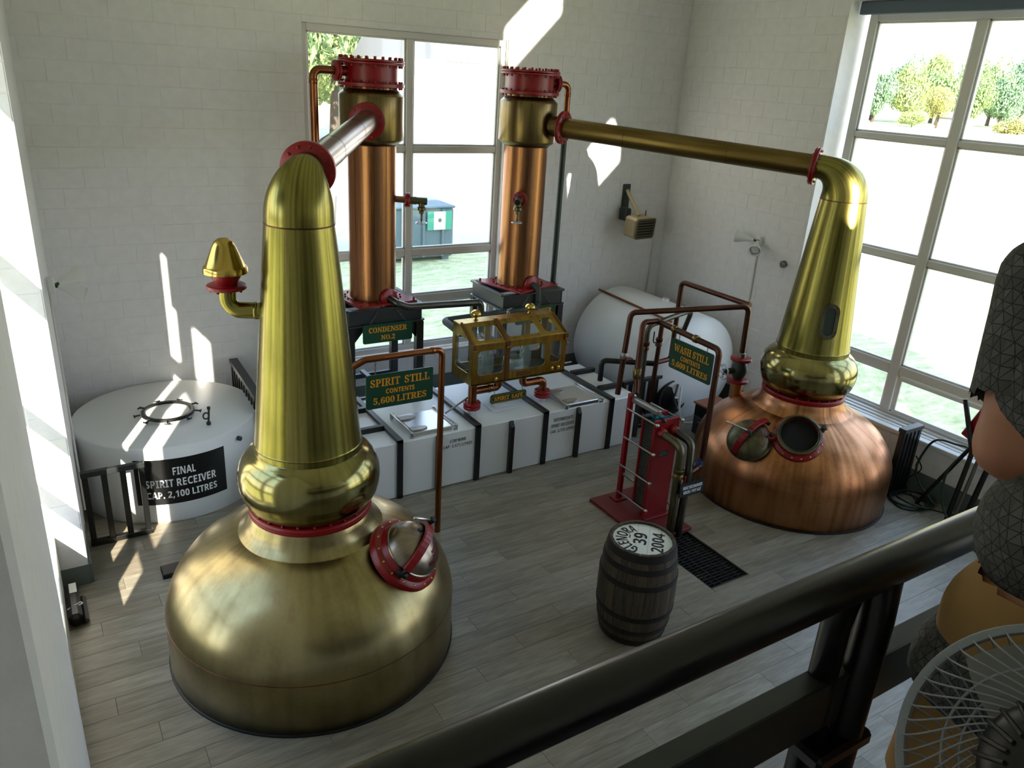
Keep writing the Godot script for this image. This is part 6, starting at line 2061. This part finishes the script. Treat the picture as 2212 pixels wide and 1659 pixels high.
# ------------------------------------------------------------------ rounded bodies from bones
func nets(st: SurfaceTool, bones: Array, cell: float, k: float, keep = null) -> void:
	# bones: [from, to, radius, radius]; their capsules join smoothly
	var lo := Vector3(1e9, 1e9, 1e9)
	var hi := -lo
	for b in bones:
		var r := maxf(b[2], b[3]) + 3 * k + 2 * cell
		lo = lo.min(b[0].min(b[1]) - Vector3(r, r, r))
		hi = hi.max(b[0].max(b[1]) + Vector3(r, r, r))
	var N := Vector3i(((hi - lo) / cell).ceil()) + Vector3i.ONE
	var f := PackedFloat32Array()
	f.resize(N.x * N.y * N.z)
	var sy := N.x
	var sz := N.x * N.y
	for b in bones:
		var r := maxf(b[2], b[3]) + 4 * k + cell
		var l := Vector3i(((b[0].min(b[1]) - Vector3(r, r, r) - lo) / cell).floor()).clamp(Vector3i.ZERO, N - Vector3i.ONE)
		var h := Vector3i(((b[0].max(b[1]) + Vector3(r, r, r) - lo) / cell).ceil()).clamp(Vector3i.ZERO, N - Vector3i.ONE)
		var A: Vector3 = b[0]
		var d: Vector3 = b[1] - A
		var dd := maxf(d.length_squared(), 1e-9)
		var r0: float = b[2]
		var dr: float = b[3] - b[2]
		for z in range(l.z, h.z + 1):
			for y in range(l.y, h.y + 1):
				var p := lo + Vector3(l.x, y, z) * cell
				var at := l.x + y * sy + z * sz
				for x in range(l.x, h.x + 1):
					var q := p - A
					var t := clampf(q.dot(d) / dd, 0.0, 1.0)
					f[at] += exp(-((q - d * t).length() - r0 - dr * t) / k)
					p.x += cell
					at += 1
	var id := {}
	var V := []
	var Nn := []
	for z in N.z - 1:
		for y in N.y - 1:
			for x in N.x - 1:
				var at := x + y * sy + z * sz
				var v := [f[at], f[at + 1], f[at + sy], f[at + sy + 1], f[at + sz], f[at + sz + 1], f[at + sz + sy], f[at + sz + sy + 1]]
				var inside := 0
				for q in v:
					if q > 1.0:
						inside += 1
				if inside == 0 or inside == 8:
					continue
				var s := Vector3.ZERO
				var c := 0
				for e in [[0, 1], [2, 3], [4, 5], [6, 7], [0, 2], [1, 3], [4, 6], [5, 7], [0, 4], [1, 5], [2, 6], [3, 7]]:
					var fa: float = -log(maxf(v[e[0]], 1e-30))
					var fb: float = -log(maxf(v[e[1]], 1e-30))
					if (fa < 0.0) != (fb < 0.0):
						var t := fa / (fa - fb)
						var pa := Vector3(e[0] & 1, (e[0] >> 1) & 1, e[0] >> 2)
						var pb := Vector3(e[1] & 1, (e[1] >> 1) & 1, e[1] >> 2)
						s += pa.lerp(pb, t)
						c += 1
				id[at] = V.size()
				V.append(lo + (Vector3(x, y, z) + s / c) * cell)
				var g := Vector3(log(maxf(v[0], 1e-30)) - log(maxf(v[1], 1e-30)) + log(maxf(v[6], 1e-30)) - log(maxf(v[7], 1e-30)), log(maxf(v[0], 1e-30)) - log(maxf(v[2], 1e-30)) + log(maxf(v[5], 1e-30)) - log(maxf(v[7], 1e-30)), log(maxf(v[0], 1e-30)) - log(maxf(v[4], 1e-30)) + log(maxf(v[3], 1e-30)) - log(maxf(v[7], 1e-30)))
				Nn.append(g.normalized())
	var put := func(i: int) -> void:
		st.set_normal(Nn[i])
		st.set_uv(Vector2.ZERO)
		st.add_vertex(V[i])
	for z in range(1, N.z - 1):
		for y in range(1, N.y - 1):
			for x in range(1, N.x - 1):
				var at := x + y * sy + z * sz
				var a: bool = f[at] > 1.0
				for e in [[1, sy, sz], [sy, sz, 1], [sz, 1, sy]]:
					var b2: bool = f[at + e[0]] > 1.0
					if a == b2:
						continue
					var q := [at - e[1] - e[2], at - e[2], at, at - e[1]]
					if not (id.has(q[0]) and id.has(q[1]) and id.has(q[2]) and id.has(q[3])):
						continue
					var i := [id[q[0]], id[q[1]], id[q[2]], id[q[3]]]
					if keep != null and not keep.call((V[i[0]] + V[i[2]]) / 2):
						continue
					if a:
						i.reverse()
					for t in [0, 1, 2, 0, 2, 3]:
						put.call(i[t])

func person() -> void:
	var root := thing("person", "person in a grey triangle-print short-sleeved shirt and tan shorts leaning on the black railing", "person", Vector3(1.38, 2.6, -0.36))
	var O := root.position
	var f := Vector3(0.8, 0, -0.59).normalized()     # facing
	var l := Vector3(-0.59, 0, -0.8).normalized()    # own left
	var J := func(y: float, a: float, b: float) -> Vector3: return Vector3(1.38, 2.6 + y, -0.36) + f * a + l * b - O
	var pel: Vector3 = J.call(0.9, 0.0, 0.0)
	var wai: Vector3 = J.call(1.06, 0.02, 0.0)
	var che: Vector3 = J.call(1.27, 0.1, 0.0)
	var nec: Vector3 = J.call(1.5, 0.165, 0.0)
	var hed: Vector3 = J.call(1.66, 0.22, 0.0)
	var shl: Vector3 = Vector3(1.432, 4.03, -0.6) - O
	var shr: Vector3 = J.call(1.42, 0.13, -0.19)
	var ell: Vector3 = Vector3(1.331, 3.782, -0.533) - O
	var wrl: Vector3 = Vector3(1.5, 3.69, -0.46) - O
	var elr: Vector3 = J.call(1.13, 0.1, -0.26)
	var wrr: Vector3 = J.call(1.04, 0.33, -0.16)
	var hpl: Vector3 = J.call(0.88, 0.0, 0.095)
	var hpr: Vector3 = J.call(0.88, 0.0, -0.095)
	var knl: Vector3 = J.call(0.48, 0.05, 0.11)
	var knr: Vector3 = J.call(0.48, 0.02, -0.11)
	var anl: Vector3 = J.call(0.085, -0.01, 0.115)
	var anr: Vector3 = J.call(0.085, -0.05, -0.115)
	var body := mb()
	nets(body, [[pel + l * 0.06, pel - l * 0.06, 0.115, 0.115], [wai + l * 0.05, wai - l * 0.05, 0.11, 0.11], [che + l * 0.075, che - l * 0.075, 0.115, 0.115], [pel, che, 0.12, 0.12],
		[shl.lerp(nec, 0.2), shr.lerp(nec, 0.2), 0.062, 0.062], [che, nec, 0.1, 0.062], [nec, hed, 0.056, 0.056],
		[shl, ell, 0.055, 0.045], [ell, wrl, 0.045, 0.03], [shr, elr, 0.055, 0.045], [elr, wrr, 0.045, 0.03],
		[hpl, knl, 0.088, 0.06], [knl, anl, 0.058, 0.038], [hpr, knr, 0.088, 0.06], [knr, anr, 0.058, 0.038],
		[anl, anl + f * 0.13 + Vector3(0, -0.045, 0), 0.038, 0.03], [anr, anr + f * 0.13 + Vector3(0, -0.045, 0), 0.038, 0.03]], 0.016, 0.014)
	# head with brow, nose, chin, ears
	var up := (hed - nec).normalized()
	var hf := (f - up * f.dot(up) * 0.5 + Vector3(0, -0.12, 0)).normalized()
	var hl := up.cross(hf).normalized()
	var hc := hed + up * 0.035
	nets(body, [[hc - hf * 0.02, hc + hf * 0.02 + up * 0.02, 0.078, 0.076], [hc - up * 0.05 + hf * 0.03, hc - up * 0.085 + hf * 0.055, 0.055, 0.03],
		[hc + hf * 0.088 + up * 0.0, hc + hf * 0.104 - up * 0.03, 0.008, 0.013], [hc + hf * 0.083 + up * 0.022 + hl * 0.03, hc + hf * 0.083 + up * 0.022 - hl * 0.03, 0.011, 0.011],
		[hc + hl * 0.08 + up * 0.01 - hf * 0.008, hc + hl * 0.082 - up * 0.025, 0.014, 0.01], [hc - hl * 0.08 + up * 0.01 - hf * 0.008, hc - hl * 0.082 - up * 0.025, 0.014, 0.01],
		[nec, hc - up * 0.05, 0.056, 0.056]], 0.0055, 0.006)
	# hands: palms, four bent fingers, thumb
	for q in [[wrl, (wrl - ell).normalized(), 1.0], [wrr, (wrr - elr).normalized(), -1.0]]:
		var w: Vector3 = q[0]
		var d: Vector3 = q[1]
		var sd: Vector3 = d.cross(Vector3.UP).normalized()
		var dn: Vector3 = sd.cross(d).normalized() * -1.0
		var hb := [[w, w + d * 0.03, 0.026, 0.024]]
		for k in 4:
			var s := (k - 1.5) * 0.019
			var base: Vector3 = w + d * 0.085 + sd * s
			hb.append([w + d * 0.025 + sd * s * 0.7, base, 0.014, 0.012])
			var ln: float = [0.034, 0.04, 0.038, 0.03][k]
			var m1 := base + (d * 0.85 + dn * 0.5).normalized() * ln
			var m2 := m1 + (d * 0.3 + dn * 0.95).normalized() * ln * 0.75
			hb.append([base, m1, 0.0095, 0.0085])
			hb.append([m1, m2, 0.0085, 0.0072])
		var tb0: Vector3 = w + d * 0.03 - sd * 0.026 * q[2]
		hb.append([tb0, tb0 + (d * 0.6 - sd * 0.7 * q[2] + dn * 0.3).normalized() * 0.045, 0.013, 0.0105])
		hb.append([tb0 + (d * 0.6 - sd * 0.7 * q[2] + dn * 0.3).normalized() * 0.045, tb0 + (d * 0.6 - sd * 0.7 * q[2] + dn * 0.3).normalized() * 0.045 + (d * 0.9 + dn * 0.2).normalized() * 0.03, 0.0105, 0.009])
		nets(body, hb, 0.0045, 0.0035)
	part("body", body, M.skin, root)
	for s in [-1.0, 1.0]:
		var e := mb()
		ball(e, hc + hf * 0.083 + hl * 0.031 * s + up * 0.006, 0.0115, 12)
		part("eye", e, M.eye_white, root)
		var p := mb()
		ball(p, hc + hf * 0.0925 + hl * 0.031 * s + up * 0.005, 0.0045, 8)
		part("iris", p, M.plastic_black, root)
	part("mouth", tb([hc + hf * 0.082 - up * 0.055 + hl * 0.022, hc + hf * 0.092 - up * 0.053, hc + hf * 0.082 - up * 0.055 - hl * 0.022], [0.003, 0.0055, 0.003], 8), M.lip, root)
	var hr := mb()
	nets(hr, [[hc - hf * 0.025 + up * 0.01, hc + hf * 0.005 + up * 0.036, 0.083, 0.079], [hc - hf * 0.05 - up * 0.01, hc - hf * 0.05 - up * 0.05, 0.055, 0.045]], 0.008, 0.01, func(p: Vector3) -> bool: return (p - hc).dot(hf) < 0.03 + (p - hc).dot(up) * 0.35)
	part("hair", hr, M.hair, root)
	# shirt: torso and sleeves a little looser than the body
	var sh := mb()
	var hem: Vector3 = J.call(0.77, 0.0, 0.0)
	nets(sh, [[hem + l * 0.08, hem - l * 0.08, 0.152, 0.152], [wai + l * 0.065 , wai - l * 0.065, 0.128, 0.128], [che + l * 0.085, che - l * 0.085, 0.128, 0.128], [hem, che, 0.145, 0.132],
		[shl.lerp(nec, 0.22) + Vector3(0, 0.002, 0), shr.lerp(nec, 0.22), 0.074, 0.074], [che, nec - up * 0.03, 0.112, 0.07],
		[shl, shl.lerp(ell, 0.2), 0.07, 0.07], [shr, shr.lerp(elr, 0.2), 0.07, 0.07]], 0.013, 0.012, func(p: Vector3) -> bool:
			if (p - hem).y < -0.015:
				return false
			if (p - nec).dot(up) > 0.03 and absf((p - nec).dot(l)) < 0.085:
				return false
			return true)
	for q in [[shl, ell], [shr, elr]]:
		var dd: Vector3 = q[1] - q[0]
		nets(sh, [[q[0] - dd * 0.05, q[0] + dd, 0.069, 0.075]], 0.012, 0.008, func(p: Vector3) -> bool: return (p - q[0]).dot(dd) / dd.length_squared() < 0.72)
	part("shirt", sh, M.shirt, root)
	part("collar", tb(smooth([nec + l * 0.062 - f * 0.02, nec - f * 0.062 + up * 0.02, nec - l * 0.062 - f * 0.02, nec - l * 0.05 + f * 0.045 - up * 0.02, nec + f * 0.07 - up * 0.045, nec + l * 0.05 + f * 0.045 - up * 0.02, nec + l * 0.062 - f * 0.02], 4), 0.012, 8), M.shirt, root)
	var so := mb()
	nets(so, [[pel + l * 0.07, pel - l * 0.07, 0.126, 0.126], [hpl, knl, 0.108, 0.098], [hpr, knr, 0.108, 0.098]], 0.016, 0.012, func(p: Vector3) -> bool: return p.y > knl.y + 0.015 and p.y < pel.y + 0.08)
	part("shorts", so, M.shorts, root)
	for q in [anl, anr]:
		var b := mb()
		nets(b, [[q + Vector3(0, -0.03, 0) - f * 0.03, q + f * 0.16 + Vector3(0, -0.048, 0), 0.048, 0.038], [q + Vector3(0, -0.02, 0), q + Vector3(0, 0.02, 0), 0.05, 0.046]], 0.012, 0.008, func(p: Vector3) -> bool: return p.y > 0.004)
		var s := part("shoe", b, M.shoe, root)
		var sl := mb()
		nets(sl, [[q + Vector3(0, -0.075, 0) - f * 0.035, q + f * 0.16 + Vector3(0, -0.075, 0), 0.046, 0.04]], 0.014, 0.004, func(p: Vector3) -> bool: return p.y < 0.03 and p.y > -0.01)
		part("sole", sl, M.plastic_white, s)

# ------------------------------------------------------------------ pedestal fan beside the camera, seen from its motor side
func fan() -> void:
	var C := Vector3(1.034, 3.5, -0.234)
	var o := thing("pedestal_fan", "grey wire-caged pedestal fan in the bottom right foreground, seen from its motor side", "fan", C)
	var n := Vector3(-1.034, 0.78, 0.234).normalized()
	var bs := frame_of(n)
	var xf := Transform3D(bs, Vector3.ZERO)
	var R := 0.188
	part("rim", lath(V2([R - 0.006, -0.014, R + 0.004, -0.014, R + 0.006, -0.01, R + 0.006, 0.01, R + 0.004, 0.014, R - 0.006, 0.014, R - 0.006, -0.014]), 72, xf), M.fan_grey, o)
	var near := mb()
	var far := mb()
	var m := 54
	for k in m:
		var a := TAU * k / m
		var pn := []
		var pf := []
		for j in 9:
			var t := j / 8.0
			var r := lerpf(R - 0.002, 0.085, t)
			var tw := 0.55 * t * t
			pn.append(xf * Vector3(cos(a + tw) * r, 0.012 + 0.062 * minf(1.0, pow(t * 5.0, 0.8) * 0.72) * (1.0 if t < 0.2 else 1.0 + 0.25 * (t - 0.2)), sin(a + tw) * r))
			var r2 := lerpf(R - 0.002, 0.03, t)
			pf.append(xf * Vector3(cos(a - tw * 1.6) * r2, -0.012 - 0.05 * minf(1.0, pow(t * 4.0, 0.8) * 0.7), sin(a - tw * 1.6) * r2))
		tube(near, pn, 0.00135, 5, false)
		tube(far, pf, 0.00135, 5, false)
	for q in [[near, 0.13, 0.07], [far, 0.12, -0.052], [far, 0.07, -0.057]]:
		var ring := []
		for k in 49:
			ring.append(xf * Vector3(cos(TAU * k / 48) * q[1], q[2], sin(TAU * k / 48) * q[1]))
		tube(q[0], ring, 0.0018, 6, false)
	part("rear_guard", near, M.fan_grey, o, true)
	part("front_guard", far, M.fan_grey, o, true)
	for k in 3:
		var st := mb()
		for j in 8:
			for i in 6:
				var P := func(u: float, v: float) -> Vector3:
					var r := lerpf(0.03, 0.168, u)
					var a := TAU * k / 3.0 + (v - 0.5) * (1.2 - 0.25 * u) + u * 0.35
					return xf * Vector3(cos(a) * r, (v - 0.5) * -0.045, sin(a) * r)
				var q := [P.call(j / 8.0, i / 6.0), P.call((j + 1) / 8.0, i / 6.0), P.call((j + 1) / 8.0, (i + 1) / 6.0), P.call(j / 8.0, (i + 1) / 6.0)]
				face(st, q, (q[0] + q[2]) / 2 - n)
				face(st, [q[0] - n * 0.002, q[1] - n * 0.002, q[2] - n * 0.002, q[3] - n * 0.002], (q[0] + q[2]) / 2 + n)
		part("blade", st, M.fan_blade, o)
	part("hub", lath(V2([0.0, -0.03, 0.03, -0.03, 0.034, -0.025, 0.034, 0.02, 0.0, 0.02]), 28, xf), M.fan_grey, o)
	part("motor_housing", lath(V2([0.03, 0.055, 0.082, 0.06, 0.088, 0.066, 0.088, 0.1, 0.08, 0.125, 0.06, 0.145, 0.03, 0.156, 0.0, 0.158]), 40, xf), M.plastic_black, o)
	var rb := mb()
	for k in 26:
		var a := TAU * k / 26
		tube(rb, [xf * Vector3(cos(a) * 0.089, 0.068, sin(a) * 0.089), xf * Vector3(cos(a) * 0.09, 0.1, sin(a) * 0.09), xf * Vector3(cos(a) * 0.08, 0.127, sin(a) * 0.08), xf * Vector3(cos(a) * 0.055, 0.15, sin(a) * 0.055)], 0.0035, 6)
	part("motor_rib", rb, M.plastic_black, o, true)
	var cl := xf * Vector3(cos(2.9) * (R + 0.01), 0, sin(2.9) * (R + 0.01))
	part("rim_clip", cy(cl - n * 0.018, cl + n * 0.018, 0.011, 10, 0.003), M.gunmetal, o)
	var neck := xf * Vector3(0, 0.1, 0)
	part("pole", tb([Vector3(neck.x, -0.86, neck.z), Vector3(neck.x, -0.12, neck.z), neck], 0.014, 14), M.fan_grey, o)
	part("base", lath(V2([0.0, -0.9, 0.2, -0.9, 0.21, -0.895, 0.2, -0.88, 0.05, -0.865, 0.02, -0.85, 0.0, -0.85]), 40, Transform3D(Basis(), Vector3(neck.x, 0, neck.z))), M.fan_grey, o)
